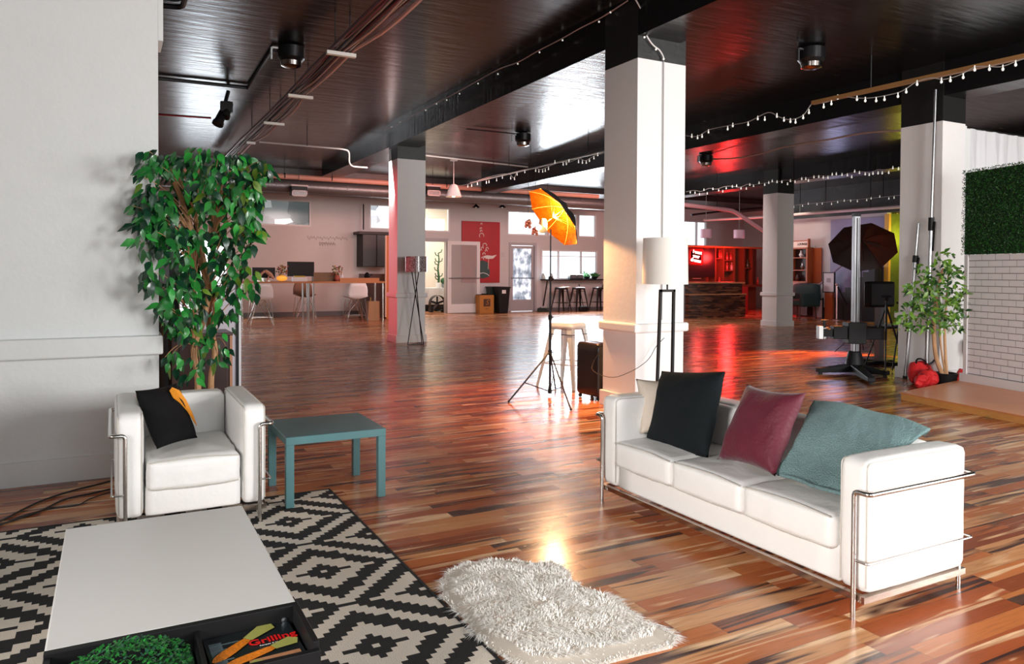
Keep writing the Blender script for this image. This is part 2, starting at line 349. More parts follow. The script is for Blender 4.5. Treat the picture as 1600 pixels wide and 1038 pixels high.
# ================================================================ FOREGROUND FURNITURE
def club_seat(name, label, cat, loc, rz, W, D, seats, arm_w, h_arm, h_seat, h_bar, h_bot=.10):
    """steel cage seat: x along the width, front edge at y=0"""
    t = thing(name, label, cat, loc, rz)
    g = .02
    for i, x0 in enumerate((0, W-arm_w)):
        a = MB().soft(x0+.01, .03, h_bot+.01, x0+arm_w-.01, D, h_arm, .035, .006, 16, .002, i+3, sides=.008).build('armrest', M_leather, t, smooth='all')
        p = MB()
        for xx in (x0+.02, x0+arm_w-.02): p.tube(bend([(xx, .034, h_bot+.04), (xx, .034, h_arm-.012), (xx, D-.03, h_arm-.012)], .03), .0035, 6)
        p.build('piping', M_pipe, a, smooth=True)
    sw = (W-2*arm_w)/seats
    MB().soft(arm_w, D-.17, h_bot+.02, W-arm_w, D, h_arm-.01, .035, .004, 16, .002, 9, sides=.006).build('back_panel', M_leather, t, smooth='all')
    MB().soft(arm_w-.005, .045, h_bot+.01, W-arm_w+.005, D-.1, h_bot+.185, .015, 0, 12, .0015, 2).build('seat_base', M_leather, t, smooth='all')
    for i in range(seats):
        a = arm_w+i*sw
        c = MB().soft(a+.003, .005, h_bot+.155, a+sw-.003, D-.16, h_seat-.018, .032, .018, 22, .0035 if seats > 1 else .006, i*7+1, sides=.006).build('seat_cushion', M_leather, t, smooth='all')
        p = MB(); zt = h_seat-.026; zb = h_bot+.17
        p.tube([(a+.012+(sw-.024)*k/12, .004+.002*math.sin(k), zt+.012*math.sin(math.pi*k/12)) for k in range(13)], .0035, 6)
        p.tube([(a+.012+(sw-.024)*k/12, .006, zb-.004*math.sin(math.pi*k/12)) for k in range(13)], .003, 6)
        p.build('piping', M_pipe, c, smooth=True)
        if seats == 1: continue
        MB().soft(a+.004, D-.22, h_seat-.03, a+sw-.004, D-.13, h_arm-.03, .04, .01, 16, .004, i+20, sides=.012).build('back_cushion', M_leather, t, smooth='all')
    r = .0115
    for s_, x in ((1, 0), (-1, W)):
        fr = MB()
        xo = x-s_*.018   # outer rail
        fr.tube(bend([(x+s_*.055, -.004, 0), (x+s_*.055, -.004, h_bar), (xo, -.004, h_bar), (xo, D+.012, h_bar), (x+s_*.055, D+.012, h_bar), (x+s_*.055, D+.012, 0)], .022), r, 10)
        fr.tube(bend([(x+s_*.055, -.002, h_bot+.16), (xo+s_*.006, -.002, h_bot+.16), (xo+s_*.006, D+.01, h_bot+.16), (x+s_*.055, D+.01, h_bot+.16)], .015), .005, 8)
        fr.build('tube_frame', M_chrome, t, smooth=True)
    e_ = .012; zl_ = h_bot-.022; zh_ = h_bot+.006; ch = MB(); ch.box(e_, .012, zl_, W-e_, .04, zh_).box(e_, D-.03, zl_, W-e_, D-.002, zh_).box(e_, .04, zl_, e_+.03, D-.03, zh_).box(W-e_-.03, .04, zl_, W-e_, D-.03, zh_)
    ch.build('chrome_rail', mat('worn_chrome', (.55, .46, .40), .14, 1, var=.15, vscale=14), t)
    return t
sofa = club_seat('sofa', 'white leather three-seat sofa with chrome tube frame and scatter cushions', 'sofa', (2.835, 4.10, 0), R(-90), 2.0, .74, 3, .17, .692, .435, .56)
chair = club_seat('armchair', 'white leather armchair with chrome tube frame behind the low white table', 'armchair', (.008, 4.63, 0), 0, .82, .90, 1, .158, .70, .445, .59)
# ---- scatter cushions
def cushion(name, label, W, H, T, pts=None, loc=None, rot=None, m=None, n=22, pinch=.09, seed=0, wr=.006, cat='cushion', group=None):
    if pts: W = (Vector(pts[1])-Vector(pts[0])).length; H = (Vector(pts[2])-Vector(pts[0])).length
    vs = []; fs = []; id_ = {}
    for s_ in (1, -1):
        for i in range(n+1):
            for j in range(n+1):
                u, v = 2*i/n-1, 2*j/n-1; edge = i in (0, n) or j in (0, n)
                if edge and s_ < 0: id_[(s_, i, j)] = id_[(1, i, j)]; continue
                x = u*(1-pinch*(1-v*v))*W/2; y = v*(1-pinch*(1-u*u))*H/2
                z = s_*T/2*(max(0, (1-u**4)*(1-v**4)))**.7
                q = noise.noise(Vector((x*9+seed, y*9, s_*3)))*wr + noise.noise(Vector((x*25+seed, y*8, s_*3)))*wr*.5
                if not edge: z += q
                id_[(s_, i, j)] = len(vs); vs.append((x, y, z))
    for s_ in (1, -1):
        for i in range(n):
            for j in range(n): fs.append(tuple(id_[(s_, a, b)] for a, b in ((i, j), (i+1, j), (i+1, j+1), (i, j+1))))
    mb = MB().add(vs, fs); o = mb.build(name, m, smooth='all')
    if pts: # place by three corners: bottom-left, bottom-right, top-left (world)
        bl, br, tl = [Vector(p) for p in pts]; X = (br-bl).normalized(); Z = X.cross((tl-bl)).normalized(); Y = Z.cross(X)
        c = (br+tl)/2; o.matrix_world = Matrix(((X.x, Y.x, Z.x, c.x), (X.y, Y.y, Z.y, c.y), (X.z, Y.z, Z.z, c.z), (0, 0, 0, 1)))
    return put(o, label, cat, group)
M_velvet = mat('black_velvet', (.007, .010, .012), .85, bump=.2, bscale=60, spec=.2)
M_maroon = mat('maroon_velvet', (.105, .002, .016), .65, bump=.25, bscale=50, sheen=.15, var=.15)
M_cream = mat('cream_linen', (.62, .53, .44), .8, bump=.2, bscale=120)
lean = lambda px, py_, x: aX(px, py_, x)
cushion('white_cushion', 'cream cushion wedged in the far corner of the sofa behind the black one', .40, .40, .13, [(3.04, 3.905, .45), (3.33, 3.76, .45), tuple(aX(992, 592, 3.10))], m=M_cream, seed=3)
cushion('black_cushion', 'black velvet cushion leaning between the cream and the maroon cushions', .50, .50, .15, [aX(1017, 699, 3.09), aX(1119, 716, 3.04), aX(1024, 582, 3.27)], m=M_velvet, seed=5, pinch=.04)
cushion('maroon_cushion', 'maroon velvet cushion leaning between the black cushion and the teal throw', .46, .46, .16, [aX(1121, 718, 3.03), aX(1212, 745, 2.99), aX(1166, 600, 3.25)], m=M_maroon, seed=8, pinch=.10, wr=.012)
# ---- teal fleece throw draped over the sofa back
rows = [ # px polylines with depth plane X, from the back edge to the seat
    ([(1268, 640), (1310, 640), (1350, 650), (1400, 662), (1447, 680)], 3.60),
    ([(1272, 628), (1318, 632), (1365, 645), (1410, 655), (1452, 672)], 3.53),
    ([(1266, 640), (1312, 645), (1358, 660), (1400, 676), (1425, 690)], 3.42),
    ([(1256, 665), (1300, 675), (1342, 690), (1375, 703), (1395, 709)], 3.28),
    ([(1240, 700), (1275, 715), (1310, 728), (1345, 735), (1368, 735)], 3.17),
    ([(1222, 725), (1255, 742), (1290, 755), (1322, 765), (1350, 770)], 3.08),
    ([(1210, 742), (1240, 760), (1272, 769), (1308, 777), (1345, 790)], 3.03)]
P = [[aX(x, y, d) for x, y in r_] for r_, d in rows]
def cr(a, b, c, d, t): return .5*((2*b)+(c-a)*t+(2*a-5*b+4*c-d)*t*t+(3*b-a-3*c+d)*t**3)
def spl(L, t):
    k = t*(len(L)-1); i = min(int(k), len(L)-2); f = k-i; g = lambda q: L[max(0, min(len(L)-1, q))]
    return cr(g(i-1), g(i), g(i+1), g(i+2), f)
nu, nv = 44, 40; vs = []
for i in range(nu+1):
    rowp = [spl([P[a][b] for a in range(len(P))], i/nu) for b in range(5)]
    for j in range(nv+1):
        p = spl(rowp, j/nv); s_ = i/nu
        fold = .018*math.sin(j/nv*9+3*s_+2*noise.noise(Vector((s_*3, j/nv*2, 0))))*max(0, s_-.25)
        p = p + Vector((-1, 0, .4))*(fold + .006*noise.noise(p*22)+.0035*noise.noise(p*90)); p.z = max(p.z, .462)
        vs.append(p)
fs = [(i*(nv+1)+j, i*(nv+1)+j+1, (i+1)*(nv+1)+j+1, (i+1)*(nv+1)+j) for i in range(nu) for j in range(nv)]
th = MB().add(vs, fs).build('throw_blanket', mat('teal_fleece', (.20, .34, .345), .95, bump=1, bscale=140, sheen=.1, var=.15, vscale=60), smooth='all', org=P[3][2])
sm = th.modifiers.new('thick', 'SOLIDIFY'); sm.thickness = .016; sm.offset = 0
put(th, 'teal fleece throw draped over the sofa back beside the near armrest', 'blanket')
# ---- black cushion with orange print on the armchair
c = aY(258, 660, 4.98)
M_ink = mat('black_cotton', (.006, .006, .007), .9, spec=.2, bump=.15, bscale=80)
ck = cushion('printed_cushion', 'black cushion with an orange print, leaning in the left corner of the armchair', .36, .40, .13, [(.20, 4.80, .46), (.44, 5.02, .46), (.15, 4.97, .785)], m=M_ink, seed=12, pinch=.05)
pm = MB()
import itertools
pp = [(.02, .13), (.055, .15), (.095, .12), (.12, .05), (.135, -.04), (.14, -.12), (.115, -.09), (.09, -.02), (.055, .04), (.02, .08)]
def cz(x, y):
    u, v = x/.18, y/.20; return .065*(max(0, (1-u**4)*(1-v**4)))**.7+.009
pm.add([(x, y, cz(x, y)) for x, y in pp]+[(x, y, cz(x, y)-.004) for x, y in pp], [tuple(range(10)), tuple(range(10, 20))[::-1]]+[(i, (i+1) % 10, 10+(i+1) % 10, 10+i) for i in range(10)])
put(pm.build('print', mat('orange_print', (.75, .27, .01), .7), ck), 'orange curved print')
# ---- teal side table
t = thing('side_table', 'teal lacquered square side table beside the armchair', 'table', (1.285, 5.07, 0))
x0, x1, y0, y1, zt = -.325, .325, -.275, .36, .455
MB().box(x0, y0, zt-.05, x1, y1, zt).build('tabletop', M_teal, t, bev=.003)
for x in (x0+.001, x1-.051):
    for y in (y0+.001, y1-.051): MB().box(x, y, 0, x+.05, y+.05, zt-.05).build('leg', M_teal, t, bev=.002)
# ---- rug with the stepped lozenge pattern
cs, ct = .03, .0298; rx, ry = 1.315, 5.105; mb = MB(); nx, ny = 88, 116
for i in range(nx):
    for j in range(ny):
        X, Y = rx-.015-(i+.5)*cs, ry-.015-(j+.5)*ct
        black = False
        for ox, oy in ((.94, 3.70), (.94+.36, 3.70+.417)):
            ci = round((X-ox)/cs); cj = round((Y-oy)/ct); ci = (ci+12) % 24-12; cj = (cj+14) % 28-14
            d = abs(ci)+abs(cj)
            if (1 <= d <= 3) or (d == 4 and abs(ci) == 4) or (8 <= d <= 11) or (d == 12 and cj == 0) : black = True
            if cj == 0 and abs(ci) == 8: black = False if d == 8 else black
        mb.cur = 1 if black else 0
        a, b = rx-.015-i*cs, ry-.015-j*ct
        mb.add([(a-cs, b-ct, .010), (a, b-ct, .010), (a, b, .010), (a-cs, b, .010)], [(0, 1, 2, 3)])
xa, xb, ya, yb = rx-.03-nx*cs, rx, ry-.03-ny*ct, ry
mb.cur = 1; mb.box(xa, ya, 0, xb, yb, .0095)
for q in ((xa, ya, xb, ya+.015), (xa, yb-.015, xb, yb), (xa, ya, xa+.015, yb), (xb-.015, ya, xb, yb)): mb.box(q[0], q[1], .001, q[2], q[3], .0115)
rug = mb.build('rug', [mat('rug_cream', (.78, .70, .60), .95, bump=.4, bscale=200), mat('rug_black', (.009, .009, .010), .95, bump=.4, bscale=200)], org=(.1, 3.4, 0))
bmr = bmesh.new(); bmr.from_mesh(rug.data)
for f in bmr.faces:
    if len(f.edges) and all(e.is_boundary for e in f.edges) and f.normal.z < 0: f.normal_flip()
bmr.to_mesh(rug.data); bmr.free()
put(rug, 'black and cream flat rug with stepped lozenge pattern under the low table', 'rug')
# ---- low coffee table with a black open tray
t = thing('coffee_table', 'low white coffee table with an open black compartment at its near end', 'table', (.18, 3.1, 0))
MB().box(-.178, 2.56, .09, .545, 3.74, .385).build('top_box', mat('white_lacquer', (.72, .71, .69), .42, var=.02), t, world=True, bev=.006)
tb = MB(); zr = .388; zf = .275
tb.box(-.178, 2.228, .09, .548, 2.556, zf)
tb.box(-.178, 2.530, zf, .548, 2.556, zr).box(-.178, 2.228, zf, .548, 2.25, zr-.02).box(-.178, 2.25, zf, -.158, 2.53, zr-.01).box(.528, 2.25, zf, .548, 2.53, zr).box(.226, 2.25, zf, .240, 2.53, zr-.02)
tb.build('compartment', M_blk, t, world=True, bev=.002)
MB().lathe([(.001, 0), (.009, 0), (.009, .003), (.001, .004)], 14, Matrix.Translation((.50, 2.5295, .345)) @ Matrix.Rotation(R(90), 4, 'X')).build('screw_cap', M_steel, t, world=True)
for x in (-.12, .47):
    for y in (2.32, 3.62): MB().box(x, y, .0118, x+.05, y+.05, .09).build('foot', M_blk, t, world=True)
# cookbook in the compartment
t = thing('cookbook', 'grilling cookbook with vegetables on its black cover, lying in the black compartment', 'book', (.385, 2.392, .338), R(2))
bw, bh = .265, .262
MB().box(-bw/2+.004, -bh/2+.004, -.028, bw/2-.004, bh/2-.004, -.004).build('pages', mat('paper', (.7, .68, .62), .8), t)
MB().box(-bw/2, -bh/2, -.004, bw/2, bh/2, 0).box(-bw/2, -bh/2, -.032, bw/2, bh/2, -.028).box(-bw/2, -bh/2, -.028, -bw/2+.003, bh/2, -.004).build('cover', mat('book_black', (.012, .016, .018), .25), t)
M_corn = mat('corn_orange', (.85, .24, .01), .4, var=.5, vscale=90, bump=.5, bscale=200); M_husk = mat('husk', (.42, .42, .10), .6, var=.4, vscale=70, stretch=(1, 6, 1))
def ear(a, b, w, husk):
    a, b = Vector(a+(0.0015,)), Vector(b+(0.0015,)); d = (b-a).normalized(); s_ = Vector((-d.y, d.x, 0)); mbx = MB(); mbx.cur = 0; n = 10; L = (b-a).length
    prof = [.25, .7, .9, 1, 1, 1, .95, .9, .85, .8, .6]
    pts = [a+d*L*i/n for i in range(n+1)]
    vv = [p+s_*w*prof[i] for i, p in enumerate(pts)]+[p-s_*w*prof[i] for i, p in enumerate(pts)]
    vv2 = [v+Vector((0, 0, .0015)) for v in vv]
    mbx.add(vv2, [(i, i+1, n+2+i, n+1+i) for i in range(n)])
    mbx.build('cover_vegetable', M_corn, t)
    hb = MB(); e = b+d*husk; hb.add([b+s_*w*.8+Vector((0, 0, .0022)), b-s_*w*.8+Vector((0, 0, .0022)), e-s_*w*1.5+Vector((0, 0, .0022)), e+d*.02+Vector((0, 0, .0022)), e+s_*w*1.3+Vector((0, 0, .0022))], [(0, 1, 2, 3, 4)])
    hb.build('cover_husk', M_husk, t)
ear((-.125, -.035), (-.01, .065), .021, .095); ear((-.10, -.075), (.05, -.025), .020, .065); ear((-.09, -.115), (-.03, -.10), .015, .02)
hb = MB().box(-.122, -.11, .0002, -.085, .09, .0005)
for k in range(6): hb.box(-.12, -.10+k*.034, .0004, -.085+.01*k, -.094+k*.034, .0009)
hb.build('cover_grill_bars', mat('grill_grey', (.12, .17, .19), .4), t)
MB().box(-.03, -.108, .0004, .12, -.068, .0008).build('cover_board', mat('toast_brown', (.55, .25, .12), .6, var=.3, vscale=60), t)
lettering('Grilling', .050, mat('red_ink', (.8, .01, .01), .4), t, Matrix.Translation((.06, .032, .0035)) @ Matrix.Rotation(R(2), 4, 'Z'), .0004, bold=.0008, label='red title lettering')
lettering('Recipes & Ideas', .011, mat('white_ink', (.8, .8, .8), .4), t, Matrix.Translation((.05, .004, .003)), .0002, label='small white subtitle')
# artificial greenery in the other half of the compartment
random.seed(4); mb = MB(); cols = [mat('leaf_bright', (.02, .20, .03), .35), mat('leaf_mid', (.012, .12, .02), .35), mat('leaf_blue', (.02, .09, .05), .3)]
for k in range(1500):
    x = random.uniform(-.15, .205); y = random.uniform(2.262, 2.52); hx = 1-((x-.04)/.2)**2; hy = 1-((y-2.36)/.2)**2
    z = .30+random.random()*.04+.11*max(0, hx)*max(0, hy)
    if z > .30 and random.random() < .0: continue
    s_ = random.uniform(.004, .008); a = random.uniform(0, 6.28); tl = random.uniform(-.8, .8); mb.cur = random.choice((0, 0, 1, 1, 2))
    d = Vector((math.cos(a), math.sin(a), tl)).normalized(); sd = d.cross(Vector((0, 0, 1))).normalized(); c0 = Vector((x, y, z))
    mb.add([c0-d*s_, c0+sd*s_*.7+Vector((0, 0, .001)), c0+d*s_, c0-sd*s_*.7+Vector((0, 0, .001))], [(0, 1, 2, 3)])
g = thing('artificial_greenery', 'clump of artificial boxwood leaves in the black compartment', 'plant', (.03, 2.39, .276))
put(mb.build('foliage', cols, g, world=True), kind='stuff'); MB().box(-.15, 2.258, .276, .218, 2.522, .31).build('foam_base', mat('dark_green', (.005, .04, .01), .8), g, world=True)
# ---- sheepskin
ol = [(683, 935), (686, 905), (705, 890), (730, 881), (765, 876), (800, 877), (835, 882), (862, 879), (890, 896), (895, 914), (930, 925), (965, 938), (985, 955), (1010, 975), (1040, 988), (1066, 1002), (1062, 1018), (1010, 1030), (960, 1043), (900, 1060), (830, 1062), (790, 1038), (755, 1018), (735, 995), (722, 972), (700, 955)]
op = [aZ(x, y) for x, y in ol]; cen = sum(op, Vector())/len(op)
def inside(x, y, s_=1.0):
    c = False; n = len(op)
    for i in range(n):
        a = cen+(op[i]-cen)*s_; b = cen+(op[i-1]-cen)*s_
        if (a.y > y) != (b.y > y) and x < (b.x-a.x)*(y-a.y)/(b.y-a.y)+a.x: c = not c
    return c
random.seed(9); mb = MB(); mb.cur = 1
n = len(op); sc1 = [cen+(p-cen)*.95 for p in op]; sc2 = [cen+(p-cen)*.80 for p in op]
mb.add([(p.x, p.y, .001) for p in sc1]+[(p.x, p.y, .015) for p in sc1]+[(p.x, p.y, .028) for p in sc2], [(i, (i+1) % n, n+(i+1) % n, n+i) for i in range(n)]+[(n+i, n+(i+1) % n, 2*n+(i+1) % n, 2*n+i) for i in range(n)]+[tuple(range(2*n, 3*n)), tuple(range(n))[::-1]])
xs_ = [p.x for p in op]; ys_ = [p.y for p in op]; cnt = 0
while cnt < 17000:
    x = random.uniform(min(xs_), max(xs_)); y = random.uniform(min(ys_), max(ys_))
    if not inside(x, y, .955): continue
    cnt += 1
    v = Vector((x-cen.x, y-cen.y, 0)); outer = not inside(x, y, .82); b0 = .012 if outer else .024
    th_ = noise.noise(Vector((x*7, y*7, 0)))*5+math.atan2(v.y, v.x)*.6+1.0
    d = (Vector((math.cos(th_), math.sin(th_), 0))*.8 + v.normalized()*(.9 if outer else .25) + Vector((random.uniform(-.6, .6), random.uniform(-.6, .6), 0)))
    L = random.uniform(.022, .046)*(.8 if outer else 1); h = .8*random.uniform(.5, 1.1)
    p0 = Vector((x, y, b0-.006)); p1 = p0+d*L*.35+Vector((0, 0, L*h*.62)); p2 = p0+d*L+Vector((0, 0, L*h*.52*(.5 if outer else 1)))
    sd = Vector((-d.y, d.x, 0)).normalized()*random.uniform(.0014, .0026); mb.cur = 0 if random.random() < .85 else 2
    mb.add([p0-sd, p0+sd, p1+sd*.8, p1-sd*.8, p2], [(0, 1, 2, 3), (3, 2, 4)])
put(mb.build('sheepskin_rug', [mat('wool', (.97, .95, .91), .85, sheen=.5), mat('hide', (.62, .55, .47), .9), mat('wool_tan', (.90, .84, .76), .85)], org=(cen.x, cen.y, 0)), 'shaggy off-white sheepskin lying on the wooden floor beside the patterned rug', 'rug')
# ---- cables on the floor by the left wall
for k, (pts, lb) in enumerate([([(-30, 830), (0, 815), (60, 785), (110, 768), (150, 758), (172, 752)], 'black cable, uppermost of the three on the floor by the left wall'),
    ([(-30, 828), (0, 820), (60, 800), (100, 781), (140, 772), (175, 764)], 'black cable, middle of the three on the floor by the left wall'),
    ([(-25, 836), (20, 812), (70, 797), (120, 790), (140, 780), (176, 768)], 'thin black cable sagging nearest the rug by the left wall')]):
    pw = [aZ(x, y, .008) for x, y in pts]; pw = [spl(pw, i/24) for i in range(25)]
    put(MB().tube(pw, .006 if k < 2 else .004, 6).build('floor_cable', M_rubber, smooth=True, org=pw[12]), lb, 'cable')
# ================================================================ FLOOR LAMP, SUITCASE, STOOL, LIGHT STAND
L0 = aY(1041, 400, 6.02); t = thing('floor_lamp', 'tall floor lamp with white drum shade and black frame beside the near pillar', 'lamp', (L0.x-.03, 6.0, 0))
MB().lathe([(.232, 1.385), (.222, 1.85)], 40, cap=False).build('lamp_shade', mat('lamp_shade_white', (.80, .79, .74), .7), t, smooth=True)
MB().lathe([(.229, 1.386), (.219, 1.849)], 40, cap=False).build('shade_lining', mat('lining', (.8, .78, .72), .7), t, smooth=True)
fr = MB(); b = .026
for s_ in (-1, 1): fr.bar((s_*.10, 0, .03), (s_*.085+.03, 0, 1.33), b, b)
fr.bar((-.068, 0, 1.318), (.128, 0, 1.318), b, b).box(-.14, -.1, 0, .14, .1, .03)
fr.build('lamp_frame', M_blk, t); MB().tube([(.03, 0, 1.33), (.03, 0, 1.42)], .009).ball((.03, 0, 1.47), .03).build('lamp_socket', M_blkmetal, t)
t = thing('suitcase', 'black hard-shell suitcase standing on the floor against the near pillar', 'suitcase', (5.10, 7.43, 0), R(4))
MB().soft(-.14, -.22, .04, 0, .22, .67, .05, 0, 12).build('shell', mat('suitcase_black', (.014, .012, .014), .3), t, smooth='all')
MB().soft(.004, -.22, .04, .12, .22, .67, .05, 0, 12).build('shell', mat('suitcase_black', (.014, .012, .014), .3), t, smooth='all')
MB().box(-.001, -.223, .08, .005, .223, .63).build('zip', M_blkmetal, t)
for y in (-.17, .17):
    for x in (-.1, .08): MB().lathe([(.004, -.012), (.022, -.012), (.022, .012), (.004, .012)], 12, Matrix.Translation((x, y, .0225)) @ Matrix.Rotation(R(90), 4, 'Y')).build('wheel', M_rubber, t)
for z in (.18, .50): MB().tube(bend([(.06, -.221, z), (.06, -.25, z), (.06, -.25, z+.12), (.06, -.221, z+.12)], .015), .007).build('handle', M_blkmetal, t, smooth=True)
cw = [aY(x, y, 6.36) for x, y in [(905, 560), (930, 580), (955, 590), (985, 581), (1005, 569), (1016, 558), (1025, 542), (1038, 528)]]
cw[0] = Vector((4.99, 7.20, .58)); cw[1] = aY(925, 577, 7.1); cw = [spl(cw, i/30) for i in range(31)]
put(MB().tube(cw, .0035, 6).build('power_cord', M_rubber, smooth=True, org=cw[15]), 'thin black cord sagging across the near pillar between suitcase and lamp', 'cord')
# white metal bar stool
def bar_stool(name, label, loc, rz, H, w0, w1, m, group=None, top=None):
    t = thing(name, label, 'stool', loc, rz, group)
    st = MB(); st.soft(-w1, -w1, H-.05, w1, w1, H, .04, .004, 10).build('seat', top or m, t, smooth='all')
    for sx in (-1, 1):
        for sy in (-1, 1):
            l = MB(); a = (sx*(w1-.02), sy*(w1-.02), H-.03); b = (sx*w0, sy*w0, .0)
            l.hexa([(b[0]-sx*.0, b[1], 0), (b[0]-sx*.034, b[1], 0), (b[0]-sx*.034, b[1]-sy*.006, 0), (b[0], b[1]-sy*.006, 0)], [(a[0], a[1], a[2]), (a[0]-sx*.08, a[1], a[2]), (a[0]-sx*.08, a[1]-sy*.006, a[2]), (a[0], a[1]-sy*.006, a[2])])
            l.hexa([(b[0], b[1], 0), (b[0]-sx*.006, b[1], 0), (b[0]-sx*.006, b[1]-sy*.034, 0), (b[0], b[1]-sy*.034, 0)], [(a[0], a[1], a[2]), (a[0]-sx*.006, a[1], a[2]), (a[0]-sx*.006, a[1]-sy*.08, a[2]), (a[0], a[1]-sy*.08, a[2])])
            l.build('leg', m, t)
    for z, k in ((H*.38, .38), (H*.86, .86)):
        w_ = w0+(w1-w0)*k-.012; r_ = MB()
        for a, b in (((-1, -1), (1, -1)), ((1, -1), (1, 1)), ((1, 1), (-1, 1)), ((-1, 1), (-1, -1))): r_.bar((a[0]*w_, a[1]*w_, z), (b[0]*w_, b[1]*w_, z), .014, .008 if k > .5 else .018)
        r_.build('footrest' if k < .5 else 'brace', m if k < .5 else M_blkmetal, t)
    return t
bar_stool('bar_stool', 'white metal bar stool standing behind the tripod light stand', (5.33, 8.42, 0), R(24), .80, .30, .19, mat('white_metal', (.75, .74, .72), .35))
# light stand with the gold umbrella
LS = Vector((4.72, 7.86, 0)); t = thing('light_stand', 'black tripod light stand on the floor in front of the white stool', 'light stand', LS)
zt = up(857, 380, LS); 
MB().tube([(0, 0, .05), (0, 0, .95)], .016).tube([(0, 0, .9), (0, 0, 1.45)], .013).tube([(0, 0, 1.4), (0, 0, 2.02)], .009).build('pole', M_blkmetal, t, smooth=True)
for z in (.05, .52, .95, 1.42): MB().lathe([(.014, z-.03), (.024, z-.03), (.024, z+.03), (.014, z+.03)], 12).bar((0, 0, z), (.05, .01, z), .014).build('clamp', M_blk, t, smooth=True)
feet = [aZ(795, 629)-LS, aZ(892, 642)-LS]; feet.append(-(feet[0]+feet[1])*.30)
for f in feet:
    d = f.normalized(); MB().tube([d*.02+Vector((0, 0, .52)), f+Vector((0, 0, .012))], .010).ball((f.x, f.y, .014), .014).build('leg', M_blkmetal, t, smooth=True)
    q = d*f.length*.62+Vector((0, 0, .52*.38)); MB().tube([d*.02+Vector((0, 0, .05)), q], .006).build('brace', M_blkmetal, t, smooth=True)
# flash head and umbrella
hp = aY(856, 352, 7.8)
fl = thing('flash_head', 'glowing flash head on top of the light stand under the gold umbrella', 'studio light', hp)
ax = Vector((-.40, -.62, -.50)).normalized()   # umbrella opening direction
Q = ax.to_track_quat('Z', 'Y').to_matrix().to_4x4()
MB().lathe([(.02, -.16), (.05, -.15), (.055, .02), (.05, .04)], 16, Q).build('housing', mat('flash_grey', (.5, .4, .25), .5), fl, smooth=True)
MB().ball((-.085, -.05, .0), .034).build('flash_tube', mat('flash_glow', (1, .9, .7), .4, emit=(1, .78, .42), estr=14), fl, smooth=True)
tipc = aY(893, 321, 7.95)  # apex at the black side
U0 = aY(862, 338, 7.75)    # centre of the rim plane
um = thing('photo_umbrella', 'black photo umbrella with lit gold lining, clamped on the light stand', 'umbrella', U0)
rimpx = [(822, 288), (824, 317), (848, 344), (880, 383), (904, 391), (906, 335), (892, 312), (862, 292)]
def umbrella(name, label, c, nrm, rad, depth, m_out, m_in, roll=0, sides=8, shaft=.5, grp=None):
    """opening faces along nrm, apex behind it"""
    t = thing(name, label, 'umbrella', c)
    Q = (-nrm).to_track_quat('Z', 'Y').to_matrix().to_4x4() @ Matrix.Rotation(roll, 4, 'Z')
    def P_(k, s_, off=0):  # k around (float), s_ 0 apex..1 rim
        a = 2*math.pi*k/sides; i0 = math.floor(k+1e-9); fk = k-i0
        r_ = rad*s_; z = depth*(1-s_**2.2)+off
        a0 = 2*math.pi*i0/sides; a1 = 2*math.pi*(i0+1)/sides
        x = r_*(math.cos(a0)*(1-fk)+math.cos(a1)*fk); y = r_*(math.sin(a0)*(1-fk)+math.sin(a1)*fk)
        bow = math.sin(fk*math.pi)*s_*(1-s_)*.35*depth
        return Q @ Vector((x, y, z-bow))
    for nm, off, m in (('canopy', .004, m_out), ('lining', -.002, m_in)):
        mb = MB(); n, q = 10, 4; K = sides*q
        vs = [P_(0, 0, off)]+[P_(k/q, (i+1)/n, off) for i in range(n) for k in range(K)]
        fs = [(0, 1+k, 1+(k+1) % K) for k in range(K)]+[(1+i*K+k, 1+(i+1)*K+k, 1+(i+1)*K+(k+1) % K, 1+i*K+(k+1) % K) for i in range(n-1) for k in range(K)]
        mb.add(vs, fs).build(nm, m, t, smooth=True)
    for k in range(sides):
        MB().tube([P_(k, s_/6, -.006) for s_ in range(7)], .003, 5).build('rib', M_blkmetal if m_in is not M_gold else M_goldrib, t)
    mb = MB().tube([Q @ Vector((0, 0, depth+.03)), Q @ Vector((0, 0, depth-shaft))], .005)
    for k in range(sides): mb.tube([Q @ Vector((0, 0, depth-.2)), P_(k, .5, -.008)], .002, 4)
    mb.build('shaft', M_blkmetal if m_in is not M_gold else M_goldrib, t); return t, Q
M_gold = mat('gold_lining', (.36, .085, .003), .25, .75, bump=1, bscale=17, var=.35, vscale=14); M_goldrib = mat('gold_rib', (.9, .5, .12), .35, .6)
M_nylon = mat('black_nylon', (.03, .03, .032), .6, sheen=.02)
bpy.data.objects.remove(um)
nrm = (-.78*RT - .626*UP)*.955 - fw*.29; nrm.normalize()
UC = aY(864, 340, 7.85)
um, Q1 = umbrella('photo_umbrella', 'black photo umbrella with glowing gold lining above the tripod light stand', UC, nrm, .44, .20, M_nylon, M_gold, roll=R(22), shaft=.42)
fl.location = UC+nrm*.17+Vector((0, 0, -.03))
light('POINT', 'flash_light', UC-nrm*.05, UC, 110, (1, .62, .32), size=.03)
light('SPOT', 'umbrella_bounce', UC+nrm*.03, (4.96, 6.70, .50), 260, (1, .46, .17), .06, angle=76, blend=.12)
